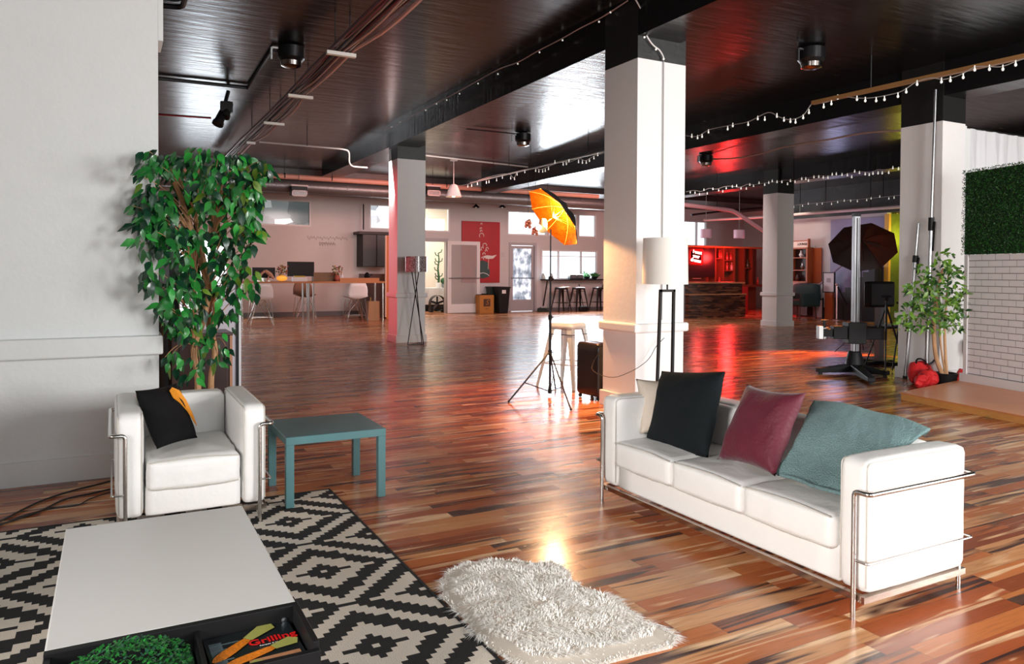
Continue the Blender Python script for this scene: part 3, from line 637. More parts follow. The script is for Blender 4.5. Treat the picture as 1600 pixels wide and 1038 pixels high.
# ================================================================ TALL FICUS
def leaf(mb, p, d, n_, L, W, curl=.2):
    d = d.normalized(); sd = d.cross(n_)
    if sd.length < 1e-3: sd = Vector((1, 0, 0))
    sd.normalize(); n2 = sd.cross(d)
    mid = [p, p+d*L*.3+n2*.02*L, p+d*L*.65+n2*-.02*L, p+d*L+n2*-curl*L]
    a = [p+d*L*.18+sd*W*.36, p+d*L*.42+sd*W*.5, p+d*L*.72+sd*W*.27]; b = [p+d*L*.18-sd*W*.36, p+d*L*.42-sd*W*.5, p+d*L*.72-sd*W*.27]
    e = n2*(.12*W)
    v = [mid[0], a[0]+e, a[1]+e, a[2]-n2*curl*.4*L, mid[3], b[2]-n2*curl*.4*L, b[1]+e, b[0]+e, mid[1], mid[2]]
    mb.add(v, [(0, 1, 8), (1, 2, 9, 8), (2, 3, 9), (3, 4, 9), (4, 5, 9), (5, 6, 9), (6, 7, 8, 9), (7, 0, 8)])
ML = [mat('ficus_leaf', (.018, .17, .032), .32, var=.3, vscale=8, coat=.2), mat('ficus_leaf_bright', (.03, .33, .045), .35, coat=.2), mat('ficus_leaf_dark', (.006, .045, .020), .3, coat=.2), mat('ficus_leaf_yellow', (.13, .24, .02), .4)]
M_bark = mat('ficus_bark', (.50, .28, .14), .7, bump=.4, bscale=30, var=.3, vscale=12)
fb = aY(320, 600, 6.3); t = thing('ficus_tree', 'tall artificial ficus tree with drooping dark green leaves beside the left wall', 'plant', (fb.x, 6.42, 0))
pot = MB().lathe([(.13, 0), (.16, .26), (.175, .28), (.155, .28), (.15, .24), (.01, .24)], 24).build('pot', M_blk, t, smooth=True)
sx = [(([(309, 640), (309, 590), (303, 545), (318, 500), (325, 450), (310, 400), (298, 360), (283, 310), (262, 262)]), .027), (([(330, 640), (330, 590), (336, 545), (325, 500), (332, 450), (318, 405), (310, 360), (302, 320), (293, 290)]), .025), (([(325, 545), (336, 490), (330, 440), (334, 380), (340, 330), (346, 285)]), .019)]
for i, (pl, r_) in enumerate(sx):
    pw = [aY(x, y, 6.38+.05*math.sin(k*1.7+i*2)) for k, (x, y) in enumerate(pl)]
    if i < 2: pw = [Vector((t.location.x+(-.03, .03)[i], 6.42, .2))]+pw
    pw = [spl(pw, k/40) for k in range(41)]
    MB().tube(pw, [r_*(1-.35*k/40) for k in range(41)], 9).build('trunk', M_bark, t, smooth=True, world=True)
TR = [(262+(298-262)*k/8, 262+(345-262)*k/8) for k in range(9)]+[(310, 395), (313, 410), (318, 425), (322, 440), (340, 345), (343, 320), (325, 470), (316, 520), (308, 540)]
random.seed(21); tw = MB(); lf = MB(); nodes = []
blobs = [(240, 250, 25, 18, 26), (262, 285, 50, 40, 90), (310, 250, 55, 20, 70), (375, 262, 45, 24, 75), (410, 270, 16, 12, 12), (345, 290, 60, 35, 90), (235, 320, 30, 30, 50), (290, 335, 60, 40, 115), (370, 325, 40, 40, 85),
         (250, 370, 42, 34, 72), (222, 355, 12, 18, 10), (310, 385, 50, 36, 85), (365, 375, 36, 34, 60), (396, 355, 14, 16, 12), (270, 425, 44, 36, 70), (330, 430, 45, 30, 62), (378, 430, 26, 24, 26), (232, 432, 10, 14, 8), (285, 475, 44, 32, 58), (345, 470, 34, 26, 36),
         (285, 515, 30, 22, 28), (322, 520, 30, 22, 22), (350, 500, 18, 16, 10), (275, 562, 22, 14, 12), (318, 560, 32, 20, 20), (355, 545, 8, 12, 5), (400, 445, 10, 14, 7), (270, 490, 30, 14, 16), (383, 300, 28, 30, 40), (290, 590, 18, 7, 5)]
for bx_, by_, rx_, ry_, n in blobs:
    cY = 6.02+random.uniform(-.12, .2)
    for k in range(n):
        a = random.uniform(0, 6.28); q = math.sqrt(random.random()); x = bx_+rx_*q*math.cos(a); y = by_+ry_*q*math.sin(a)
        Y = cY+random.uniform(-.26, .26)
        if min(math.hypot(x-a_, y-b_) for a_, b_ in TR) < 13: Y = 6.62
        if x < 262: Y = min(Y, 6.04)
        p = aY(x, y, Y); o_ = (x-bx_)/rx_
        d = RT*(random.uniform(-.55, .55)+.35*o_)+Vector((0, 0, -random.uniform(.2, 1.3)))-fw*random.uniform(-.2, .6)
        nn = -fw+Vector((random.uniform(-.8, .8), random.uniform(-.5, .5), random.uniform(.1, 1.3)))
        lf.cur = random.choices((0, 1, 2, 3), (40, 24, 36, 3 if x < 380 else 18))[0]
        L = random.uniform(.075, .125)*(1.0); leaf(lf, p, d, nn, L, L*random.uniform(.42, .55), random.uniform(.0, .25))
        if k % 9 == 0: nodes.append(p)
put(lf.build('foliage', ML, t, world=True, smooth='all'), kind='stuff')
for p in nodes:
    z = min(p.z-.05, 2.25); tx = t.location.x+.0*(p.x)+(.06 if p.x > t.location.x else -.06); s0 = Vector((tx, 6.38, max(.9, z-.25)))
    m_ = (s0+p)/2+Vector((0, 0, .12)); tw.tube([s0*(1-k/8)**2+m_*2*(k/8)*(1-k/8)+p*(k/8)**2 for k in range(9)], [.006-.0005*k for k in range(9)], 5)
tw.build('twigs', M_bark, t, world=True, smooth=True)
# dark cabinet and partition behind it
c0, c1 = aY(268, 522, 7.0), aY(362, 522, 7.0); t = thing('cabinet', 'dark reddish wooden cabinet standing behind the tall ficus', 'cabinet', ((c0.x+c1.x)/2, 7.0, 0))
MB().box(c0.x, 7.0, .02, c1.x, 7.45, .93).build('body', M_darkwood, t, world=True, bev=.004); MB().box(c0.x-.01, 6.985, .93, c1.x+.01, 7.46, .955).build('top', M_darkwood, t, world=True, bev=.004)
MB().box(c0.x, 6.99, .93, c0.x+.03, 7.0, .93-.01).box(c0.x+.06, 6.988, .05, c1.x-.04, 7.0, .90).build('door', mat('cabinet_door', (.03, .009, .007), .3, var=.3), t, world=True)
MB().box(c1.x-.018, 6.984, .0, c1.x+.004, 6.999, .93).build('edge_strip', mat('edge_wood', (.45, .20, .10), .5), t, world=True)
b0, b1 = aY(300, 450, 7.9), aY(369, 450, 7.9); t = thing('whiteboard', 'white board in a black frame standing upright behind the dark cabinet', 'board', ((b0.x+b1.x)/2, 7.9, 0))
MB().box(b0.x, 7.90, .0, b1.x, 7.93, 1.36).build('panel', mat('lavender_board', (.55, .52, .58), .4), t, world=True)
MB().box(b1.x, 7.88, 0, b1.x+.022, 7.95, 1.40).build('frame', M_blk, t, world=True); MB().box(b1.x+.022, 7.89, 0, b1.x+.045, 7.94, 1.38).build('frame_edge', mat('frame_white', (.75, .75, .78), .4), t, world=True)
sc0 = aY(246, 450, 8.6); t = thing('dark_gap_panel', 'black panel added for the dark gap behind the end of the white wall', 'curtain', (sc0.x-.2, 8.6, 0))  # black sheet standing in for the dark space behind the wall end
mb = MB(); N_ = 24
for k in range(N_): xa_, xb_ = sc0.x-.9+k*.046, sc0.x-.9+(k+1)*.046; mb.add([(xa_, 8.6+.02*math.sin(k*1.5), 0), (xb_, 8.6+.02*math.sin(k*1.5+1.5), 0), (xb_, 8.6+.02*math.sin(k*1.5+1.5), 2.3), (xa_, 8.6+.02*math.sin(k*1.5), 2.3), (xa_, 8.64, 0), (xb_, 8.64, 0), (xb_, 8.64, 2.3), (xa_, 8.64, 2.3)], [(0, 1, 2, 3), (5, 4, 7, 6), (3, 2, 6, 7)])
mb.build('fabric', M_nylon, t, world=True)
# ================================================================ RIGHT SIDE: platform, brick flat, tree, poles, camera stand
pf = [(8.28, 5.71), (9.95, 6.0), (9.4, 1.2), (7.55, 1.0)]
t = thing('platform', 'low wooden platform on the floor in front of the white brick panel', 'platform', (8.28, 5.71, 0))
a, b, c, d = pf[0], (10.6, 6.12), (10.3, 1.4), (7.5, 1.1)
MB().hexa([(d[0]+.02, d[1], 0), (c[0], c[1], 0), (b[0], b[1]-.02, 0), (a[0]+.02, a[1]-.01, 0)], [(d[0]+.02, d[1], .075), (c[0], c[1], .075), (b[0], b[1]-.02, .075), (a[0]+.02, a[1]-.01, .075)]).build('riser', mat('pine', (.75, .36, .10), .5, var=.2, vscale=5, stretch=(6, 1, 6)), t, world=True)
MB().hexa([(d[0], d[1], .075), (c[0], c[1], .075), (b[0], b[1], .075), (a[0], a[1], .075)], [(d[0], d[1], .09), (c[0], c[1], .09), (b[0], b[1], .09), (a[0], a[1], .09)]).build('top_board', mat('orange_ply', (.72, .27, .10), .3, var=.12, vscale=4), t, world=True)
W0 = Vector((9.93, 5.93, .09)); wd = Vector((-.24, -.87, 0)).normalized(); wn_ = Vector((wd.y, -wd.x, 0)); ang = math.atan2(wd.y, wd.x)
t = thing('brick_panel', 'white brick-pattern panel standing on the wooden platform under the green hedge', 'wall panel', W0, ang)
WL, HB, HH = 3.2, 1.665, 2.80
MB().box(0, 0, 0, WL, .05, HB).build('panel', mat('grout', (.16, .15, .15), .8), t)
mb = MB(); bl, bh_ = .205, .082
random.seed(3)
for r_ in range(19):
    x = .062 - (bl/2 if r_ % 2 else 0)
    while x < WL:
        xa_ = max(x, .062); xe = min(x+bl-.008, WL)
        if xe-xa_ > .02: e = random.uniform(0, .001); z0_ = .115+r_*bh_; mb.box(xa_, -.004-e, z0_, xe, .001, min(z0_+bh_-.008, HB))
        x += bl
bo = mb.build('bricks', mat('white_brick', (.88, .85, .87), .5, var=.06), t); put(bo, kind='stuff')
MB().box(0, -.02, 0, .056, .03, HB).build('corner_strip', mat('white_strip', (.86, .84, .85), .5), t); MB().box(-.04, -.035, 0, WL, .03, .105).build('skirting', mat('white_strip', (.86, .84, .85), .5), t)
for x in (1.0, 2.4): MB().bar((x, .05, HB*.8), (x, .55, .0), .03).build('stand_foot', M_blk, t)
t2 = thing('hedge_panel', 'green artificial hedge panel mounted above the white brick panel', 'plant panel', W0+Vector((0, 0, HB)), ang)
MB().box(-.02, .0, 0.005, WL, .06, 1.08).build('backing', mat('hedge_dark', (.004, .02, .006), .8), t2)
random.seed(5); mb = MB()
for k in range(21000):
    x = random.uniform(-.04, WL) if k % 3 else random.uniform(-.04, 1.3); z = random.uniform(0.0, 1.11); y = -random.uniform(.0, .045); s_ = random.uniform(.006, .013)
    d = Vector((random.uniform(-1, 1), random.uniform(-.9, .2), random.uniform(-1, 1))).normalized(); sd = d.cross(Vector((random.uniform(-.5, .5), -1, random.uniform(-.3, .8)))).normalized()
    p = Vector((x, y, z)); mb.cur = random.choice((0, 0, 0, 1, 1, 2)); mb.add([p-d*s_, p+sd*s_*.6, p+d*s_, p-sd*s_*.6], [(0, 1, 2, 3)])
put(mb.build('foliage', [mat('hedge_leaf', (.012, .085, .014), .45), mat('hedge_leaf_bright', (.03, .16, .02), .45), mat('hedge_leaf_dark', (.006, .035, .010), .45)], t2), kind='stuff')
# white drape behind
random.seed(2); c0, c1 = 10.62, 14.2; mb = MB(); n = 150; ztop = 3.64
def dy(k): return .035*math.sin(k*.55)+.02*math.sin(k*.23+1)+.012*math.sin(k*1.3)
vs = [(c0+(c1-c0)*k/n, 6.55+dy(k)*(1 if z < 3.5 else .3), z) for z in (.05, 1.5, 3.0, 3.5, 3.62) for k in range(n+1)]
fs = [(r_*(n+1)+k, r_*(n+1)+k+1, (r_+1)*(n+1)+k+1, (r_+1)*(n+1)+k) for r_ in range(4) for k in range(n)]
t = thing('white_drape', 'white pleated drape hanging behind the hedge panel', 'curtain', (c0, 6.55, 0))
MB().add(vs, fs).build('fabric', mat('drape_white', (.62, .63, .65), .8), t, world=True, smooth='all')
MB().tube([(10.6, 6.55, 3.63), (14.3, 6.55, 3.63)], .014).tube([(10.62, 6.42, .0), (10.62, 6.42, 3.66)], .012).build('rod', M_blkmetal, t, world=True)
struct('pilaster', MB().box(10.60, 6.40, 0, 10.70, 6.98, 3.60).box(10.72, 6.42, 0, 10.82, 6.98, 3.56), M_white)
t = thing('black_chair_back', 'black folded chair leaning behind the small ficus', 'chair', (10.95, 6.0, 0))
MB().soft(10.55, 5.98, .42, 10.95, 6.25, .60, .03, 0, 8).build('seat', M_blk, t, world=True, smooth='all')
for x in (10.58, 10.92): MB().bar((x, 6.0, .02), (x+.05, 6.2, .5), .025).build('leg', M_blkmetal, t, world=True)
# small ficus in pot
tb_ = aZ(1477, 603); tb_.z = 0; t = thing('potted_ficus', 'small bright green ficus in a black pot at the corner of the platform', 'plant', tb_)
MB().lathe([(.12, 0), (.145, .16), (.15, .175), (.135, .175), (.13, .15), (.01, .15)], 22).build('pot', M_blk, t, smooth=True)
for i, pl in enumerate([[(1462, 590), (1463, 560), (1459, 520), (1461, 480), (1468, 440), (1474, 420)], [(1476, 590), (1477, 550), (1476, 510), (1479, 470), (1482, 430)], [(1466, 585), (1470, 540), (1468, 500), (1462, 470), (1450, 450)]]):
    pw = [aY(x, y, 6.2+.03*i) for x, y in pl]; pw[0] = Vector((tb_.x+(-.05, .03, 0)[i], tb_.y+.0, .14)); pw = [spl(pw, k/20) for k in range(21)]
    MB().tube(pw, [(.030, .021, .014)[i]*(1-.4*k/20) for k in range(21)], 8).build('trunk', M_bark, t, world=True, smooth=True)
random.seed(31); lf = MB()
for bx_, by_, rx_, ry_, n in [(1477, 405, 16, 12, 26), (1462, 425, 32, 16, 60), (1492, 425, 20, 12, 34), (1440, 450, 28, 16, 60), (1478, 455, 30, 20, 70), (1430, 480, 24, 18, 55), (1468, 485, 34, 18, 75), (1500, 465, 18, 16, 40), (1512, 482, 12, 10, 16), (1422, 505, 18, 16, 38), (1462, 505, 28, 14, 50), (1496, 502, 18, 16, 40), (1405, 500, 6, 14, 8)]:
    for k in range(int(n*1.05)):
        a = random.uniform(0, 6.28); q = math.sqrt(random.random()); p = aY(bx_+rx_*q*math.cos(a), by_+ry_*q*math.sin(a), 6.05+random.uniform(-.3, .22))
        d = RT*random.uniform(-1, 1)+Vector((0, 0, random.uniform(-.9, .3)))-fw*random.uniform(-.3, .7); nn = -fw+Vector((random.uniform(-.8, .8), random.uniform(-.5, .5), random.uniform(.2, 1.6)))
        lf.cur = random.choices((0, 1, 2), (5, 4, 2))[0]; L = random.uniform(.07, .115); leaf(lf, p, d, nn, L, L*.42, random.uniform(0, .3))
put(lf.build('foliage', [mat('small_leaf', (.05, .14, .015), .4), mat('small_leaf_bright', (.13, .26, .025), .4), mat('small_leaf_dark', (.01, .045, .008), .4)], t, world=True, smooth='all'), kind='stuff')
# red bag
rb = aZ(1462, 600); t = thing('red_bag', 'crumpled red cloth bag lying on the floor behind the small ficus pot', 'bag', (9.95, 6.2, 0))
for q, (x, y, z, s_) in enumerate([(9.38, 6.14, .0, .12), (9.57, 6.18, .0, .15), (9.80, 6.45, .0, .19), (10.17, 6.10, 0, .13)]):
    m_ = MB().ball((x, y, s_*.72), s_, 40, 26, (1.15, .6, .85)); m_.v = [tuple(Vector(v)+Vector((1, 1, .6))*(.05*noise.noise(Vector(v)*9)+.035*abs(noise.noise(Vector(v)*17)))) for v in m_.v]; m_.v = [(v[0], min(v[1], 9), max(v[2], .004)) for v in m_.v]
    m_.build('cloth', mat('red_cloth', (.62, .012, .015), .7, bump=.3), t, world=True, smooth='all')
MB().tube([(9.60+.40*k/12, 6.38+.02*math.sin(k), .30+.05*math.sin(k*.6)) for k in range(13)], .012).build('strap', M_blk, t, world=True, smooth=True)
# two metal poles leaning on the pillar
for (xa_, ya_, za_), top, lb in ((tuple(aZ(1414, 592)), aX(1435, 349, 10.05), 'shorter silver extension pole leaning against the right pillar'), ((10.0, 6.50, 0), aX(1462, 140, 9.98), 'tall silver extension pole leaning against the right pillar up to the rail')):
    a = Vector((xa_, ya_, .01)); t = thing('extension_pole', lb, 'pole', a); d = (Vector(top)-a); kf = .78 if d.length < 2.6 else .55
    MB().tube([(0, 0, 0), d*kf], .024, 12).build('lower_tube', M_steel, t, smooth=True); MB().tube([d*kf*.97, d], .018, 12).build('upper_tube', M_steel, t, smooth=True)
    MB().tube([d*(kf-.03), d*(kf+.015)], .036, 12).bar(d*kf+Vector((0, -.05, 0)), d*(kf-.10)+Vector((-.05, -.07, 0)), .018).build('clamp', M_blk, t); MB().tube([(0, 0, -.009), (0, 0, .03)], .03, 12).build('foot', M_rubber, t)
# studio camera stand
sb = aZ(1335, 584); sb.z = 0; t = thing('studio_stand', 'heavy studio camera stand with tall silver column left of the right pillar', 'camera stand', sb)
legs = [aZ(1277, 585)-sb, aZ(1362, 601)-sb, aZ(1388, 590)-sb]
for l in legs:
    l = Vector((l.x, l.y, 0)); d = l.normalized(); s_ = Vector((-d.y, d.x, 0)); a, b = d*.03, l; w1, w2 = .085, .05
    MB().hexa([a-s_*w1+Vector((0, 0, .03)), b-s_*w2+Vector((0, 0, .03)), b+s_*w2+Vector((0, 0, .03)), a+s_*w1+Vector((0, 0, .03))], [a-s_*w1+Vector((0, 0, .15)), b-s_*w2+Vector((0, 0, .09)), b+s_*w2+Vector((0, 0, .09)), a+s_*w1+Vector((0, 0, .15))]).build('base_leg', M_blk, t, bev=.008)
    MB().lathe([(.004, 0), (.03, 0), (.03, .03), (.004, .03)], 12, Matrix.Translation(b-d*.05)).build('caster', M_rubber, t)
MB().lathe([(.13, .12), (.125, .2), (.09, .33), (.075, .34)], 20).build('hub', M_blk, t, smooth=True)
ht = up(1335, 338, sb)
MB().box(-.046, -.042, .3, .046, .042, ht, Matrix.Rotation(R(-28), 4, 'Z')).build('column', mat('column_alloy', (.20, .20, .21), .35, 1), t, bev=.006)
MB().box(-.012, -.045, .34, .003, -.041, ht-.03, Matrix.Rotation(R(-28), 4, 'Z')).box(.022, -.045, .34, .03, -.041, ht-.03, Matrix.Rotation(R(-28), 4, 'Z')).build('column_groove', M_blk, t); MB().box(-.05, -.046, ht, .05, .046, ht+.04, Matrix.Rotation(R(-28), 4, 'Z')).build('column_cap', M_blk, t)
az = up(1335, 520, sb); MR = Matrix.Rotation(R(-28), 4, 'Z')
MB().box(-.14, -.11, az-.16, .13, .12, az+.16, MR).build('carriage', M_blk, t, bev=.01)
MB().box(-.50, -.05, az-.055, -.12, .04, az+.055, MR).box(-.35, -.08, az-.09, -.14, .06, az+.10, MR).box(.12, -.05, az-.1, .42, .05, az+.07, MR).build('cross_arm', M_blk, t, bev=.006)
MB().box(-.56, -.06, az-.09, -.50, .05, az+.10, MR).lathe([(.01, az+.06), (.055, az+.06), (.055, az+.075), (.01, az+.075)], 16, MR @ Matrix.Translation((-.46, 0, 0))).lathe([(.01, az-.09), (.05, az-.09), (.05, az-.06), (.01, az-.06)], 16, MR @ Matrix.Translation((-.46, 0, 0))).build('end_plate', M_steel, t)
MB().lathe([(.02, az+.07), (.02, az+.17), (.05, az+.17), (.05, az+.19), (.01, az+.19)], 14, MR @ Matrix.Translation((-.46, 0, 0))).build('head_knob', M_blkmetal, t, smooth=True)
# photo gear behind the camera stand
ub = aX(1350, 380, 10.4); nb = (-RT*.26-UP*.68-fw*.68).normalized()
um2, _ = umbrella('photo_umbrella', 'large black photo umbrella open behind the silver camera stand column', aY(1348, 388, 9.2), nb, .60, .22, M_nylon, mat('dark_lining', (.022, .022, .024), .5), roll=R(10), shaft=.6)
sp_ = aY(1346, 392, 9.45); t = thing('light_stand', 'black light stand holding the large black umbrella', 'light stand', (sp_.x, 9.45, 0))
MB().tube([(0, 0, .0), (0, 0, sp_.z)], .012).build('pole', M_blkmetal, t)
for a in (30, 150, 270): MB().tube([(0, 0, .45), (.48*math.cos(R(a)), .48*math.sin(R(a)), .012)], .009).build('leg', M_blkmetal, t)
s2 = aY(1378, 480, 8.1); t = thing('tethering_station', 'black monitor on a square silver post behind the camera stand', 'monitor', (s2.x-.02, 8.1, 0)); zc = s2.z
wpx = (aY(1392, 475, 8.1)-aY(1353, 475, 8.1)).x/2; za, zb_ = aY(1372, 480, 8.1).z-.0, aY(1372, 440, 8.1).z
MB().soft(-wpx-.06, -.07, za, wpx-.06, .05, zb_, .02, 0, 8).build('screen_back', M_blk, t, smooth='all')
MB().box(-wpx-.03, -.074, za+.04, wpx-.09, -.069, zb_-.04).build('screen', mat('screen_dark', (.01, .01, .011), .25), t)
MB().box(-.09, -.04, .06, .03, .05, za).build('post', mat('grey_post', (.22, .22, .23), .35, .8), t)
MB().box(-.30, -.18, .60, .36, .16, .64).build('tray', M_blk, t); MB().box(-.34, -.05, .0, .30, .05, .06).box(-.06, -.3, 0, .02, .32, .06).build('base', M_blk, t)
MB().box(-.02, -.14, .64, .26, .10, .67).build('keyboard', mat('grey_keys', (.35, .35, .36), .4), t)
for px_, py_, lb in ((1385, 470, 'black camera tripod standing between the monitor post and the right pillar'), (1408, 480, 'folded black tripod leaning beside the right pillar')):
    p = aY(px_, py_, 7.35); t = thing('tripod', lb, 'tripod', (p.x, 7.35, 0)); H_ = p.z; sp = .34 if px_ == 1385 else .12
    for a in (100, 215, 335):
        q = Vector((sp*math.cos(R(a)), sp*math.sin(R(a)), .01)); MB().tube([(0, 0, H_-.08), q*.5+Vector((0, 0, (H_-.08)/2))], .016).tube([q*.5+Vector((0, 0, (H_-.08)/2)), q], .011).build('leg', M_blkmetal, t, smooth=True)
    MB().tube([(0, 0, H_-.35), (0, 0, H_)], .016).ball((0, 0, H_+.03), .035).box(-.06, -.04, H_+.05, .06, .04, H_+.08).build('head', M_blk, t)
# ================================================================ BACK WALL
M_frame = mat('window_frame_white', (.72, .70, .70), .45)
M_dfr = mat('door_frame_grey', (.42, .39, .40), .45)
def glass_mat():
    m, t_, N, L, B = nt('thin_clear_glass')
    tr = N.new('ShaderNodeBsdfTransparent'); gl = N.new('ShaderNodeBsdfGlossy'); gl.inputs['Roughness'].default_value = .05; mx = N.new('ShaderNodeMixShader'); fr = N.new('ShaderNodeFresnel'); fr.inputs[0].default_value = 1.45
    L.new(fr.outputs[0], mx.inputs[0]); L.new(tr.outputs[0], mx.inputs[1]); L.new(gl.outputs[0], mx.inputs[2]); L.new(mx.outputs[0], N['Material Output'].inputs[0]); return m
M_glass = glass_mat()
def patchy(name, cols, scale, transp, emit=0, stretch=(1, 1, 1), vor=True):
    """glass with painted-in reflections or frosting: colour patches, part of it see-through"""
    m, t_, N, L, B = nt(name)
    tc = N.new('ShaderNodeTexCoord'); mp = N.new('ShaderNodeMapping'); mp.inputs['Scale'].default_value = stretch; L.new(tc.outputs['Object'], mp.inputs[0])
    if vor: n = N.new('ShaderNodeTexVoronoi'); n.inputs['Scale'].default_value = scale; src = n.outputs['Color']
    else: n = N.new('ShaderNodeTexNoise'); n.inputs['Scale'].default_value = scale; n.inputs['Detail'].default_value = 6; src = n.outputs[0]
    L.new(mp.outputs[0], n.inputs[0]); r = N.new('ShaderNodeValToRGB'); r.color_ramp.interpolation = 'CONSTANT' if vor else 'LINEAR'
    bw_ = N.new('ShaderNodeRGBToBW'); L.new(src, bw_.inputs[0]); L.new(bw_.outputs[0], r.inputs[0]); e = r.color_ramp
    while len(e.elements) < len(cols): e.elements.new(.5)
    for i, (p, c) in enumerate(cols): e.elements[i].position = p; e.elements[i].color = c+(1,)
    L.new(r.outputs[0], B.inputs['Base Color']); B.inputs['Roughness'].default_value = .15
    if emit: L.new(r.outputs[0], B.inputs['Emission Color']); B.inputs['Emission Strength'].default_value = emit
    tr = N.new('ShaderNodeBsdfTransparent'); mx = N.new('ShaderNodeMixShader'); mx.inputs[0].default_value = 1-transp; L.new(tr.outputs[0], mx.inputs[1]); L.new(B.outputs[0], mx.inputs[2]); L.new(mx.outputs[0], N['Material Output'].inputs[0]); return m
def window(i, o, pane, nmul=(), hmul=(), fw_=.05):
    x0, x1, z0, z1 = o; w_ = MB(); y0, y1 = YB-.01, YB+.12
    w_.box(x0, y0, z0, x0+fw_, y1, z1).box(x1-fw_, y0, z0, x1, y1, z1).box(x0+fw_, y0, z0, x1-fw_, y1, z0+fw_).box(x0+fw_, y0, z1-fw_, x1-fw_, y1, z1)
    for x in nmul: w_.box(x-.02, y0+.02, z0+fw_, x+.02, y1, z1-fw_)
    for z in hmul: w_.box(x0+fw_, y0+.03, z-.015, x1-fw_, y1-.01, z+.015)
    f = struct('window_%d' % i, w_, M_frame)
    p = MB().box(x0+fw_*.5, YB+.05, z0+fw_*.5, x1-fw_*.5, YB+.06, z1-fw_*.5).build('pane', pane, f); return f
P1g = patchy('dim_painted_reflections', [(0, (.03, .045, .045)), (.38, (.10, .13, .13)), (.55, (.30, .35, .35)), (.68, (.06, .08, .08)), (.8, (.75, .8, .8))], 1.6, .12, .5, (1, 1, 1.6))  # reflections painted as faintly glowing colour patches
P2g = patchy('bright_painted_reflections', [(0, (.2, .22, .25)), (.45, (.55, .58, .62)), (.6, (.9, .95, 1))], 2.2, .45, .5)  # bright reflections put into the pane colour and its glow
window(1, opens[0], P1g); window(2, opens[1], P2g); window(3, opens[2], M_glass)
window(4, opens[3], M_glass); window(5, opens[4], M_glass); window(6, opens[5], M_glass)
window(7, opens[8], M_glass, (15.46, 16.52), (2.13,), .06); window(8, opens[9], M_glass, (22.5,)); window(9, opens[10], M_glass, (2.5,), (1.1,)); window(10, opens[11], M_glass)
# vestibule behind the open door, with what can be seen in it
Mcr = mat('cream_wall', (.82, .76, .66), .6)
struct('wall_vestibule', MB().box(9.25, 28.4, 0, 12.5, 28.6, CEIL).box(12.3, YB+.19, 0, 12.5, 28.4, CEIL).box(9.22, YB+.19, 0, 9.25, 28.6, CEIL), Mcr)
light('AREA', 'vestibule_light', (9.9, 26.8, 4.3), (9.9, 26.9, 0), 130, (1, .97, .9), 1.8, 1.8)
struct('door_frame_1', MB().box(9.30, YB-.02, 0, 9.36, YB+.2, 2.70).box(10.68, YB-.02, 0, 10.75, YB+.2, 2.70).box(9.36, YB-.02, 2.58, 10.68, YB+.2, 2.70), M_dfr)
def gdoor(name, x0, x1, y, z1, m, pane, label=None, kick=.34, rz=0, bw=.13):
    t = thing(name, None, None, (x0, y, 0), rz, kind='structure'); w_ = x1-x0
    MB().box(0, 0, .02, bw, .045, z1).box(w_-bw, 0, .02, w_, .045, z1).box(bw, 0, z1-bw, w_-bw, .045, z1).box(bw, 0, .02, w_-bw, .045, kick).build('frame', m, t)
    MB().box(bw, .018, kick, w_-bw, .026, z1-bw).build('pane', pane, t)
    MB().tube([(.03, -.05, 1.27), (w_-.03, -.05, 1.27)], .018).bar((.04, -.05, 1.27), (.04, .0, 1.27), .03).bar((w_-.04, -.05, 1.27), (w_-.04, 0, 1.27), .03).build('push_bar', M_steel, t); return t
dx0 = aY(700, 430, 24.75).x; dx1 = aY(750, 430, 24.75).x
P3g = patchy('dusty_door_glass', [(0, (.5, .47, .46)), (1, (.62, .58, .57))], .8, .62, 0, vor=False)
gdoor('door_1', dx0, dx1, 24.75, 2.60, M_frame, P3g)
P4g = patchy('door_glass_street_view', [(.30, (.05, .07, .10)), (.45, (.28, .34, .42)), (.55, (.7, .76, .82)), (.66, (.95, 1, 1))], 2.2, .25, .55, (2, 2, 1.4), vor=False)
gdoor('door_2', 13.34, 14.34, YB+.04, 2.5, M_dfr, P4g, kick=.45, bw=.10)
struct('door_frame_2', MB().box(13.24, YB-.03, 0, 13.33, YB+.15, 2.62).box(14.35, YB-.03, 0, 14.44, YB+.15, 2.62).box(13.33, YB-.03, 2.52, 14.35, YB+.15, 2.62), M_dfr)
# vestibule things
def q(px_, py_, Y): return aY(px_, py_, Y)
a0, a1 = q(663, 453, 26.6), q(696, 455, 26.6); t = thing('white_cabinet', 'white low cabinet seen through the open back doorway', 'cabinet', ((a0.x+a1.x)/2, 26.6, 0))
MB().box(a0.x-.3, 26.6, .25, a1.x+.1, 27.3, .88).build('body', mat('white_melamine', (.7, .74, .75), .4), t, world=True)
for k in range(3): MB().box(a0.x-.28+k*.45, 26.585, .28, a0.x+.14+k*.45, 26.6, .85).build('door', mat('white_melamine', (.7, .74, .75), .4), t, world=True)
MB().box(a0.x-.25, 26.65, 0, a1.x, 27.2, .25).build('plinth', M_blk, t, world=True)
f0 = q(684, 476, 25.7); t = thing('drum_fan', 'black round floor fan standing in the open back doorway', 'fan', (f0.x, 25.75, 0)); r_ = .30
RX = Matrix.Translation((0, 0, r_+.03)) @ Matrix.Rotation(R(90), 4, 'X')
MB().lathe([(r_, -.1), (r_, .12)], 28, RX, cap=False).lathe([(r_-.012, -.1), (r_-.012, .12)], 28, RX, cap=False).build('drum', M_blk, t, smooth=True)
for k in range(5): MB().box(-.04, 0, 0, .04, .01, r_-.04, Matrix.Translation((0, 0, r_+.03)) @ Matrix.Rotation(R(72*k), 4, 'Y') @ Matrix.Rotation(R(25), 4, 'Z')).build('blade', M_blkmetal, t)
gm = MB()
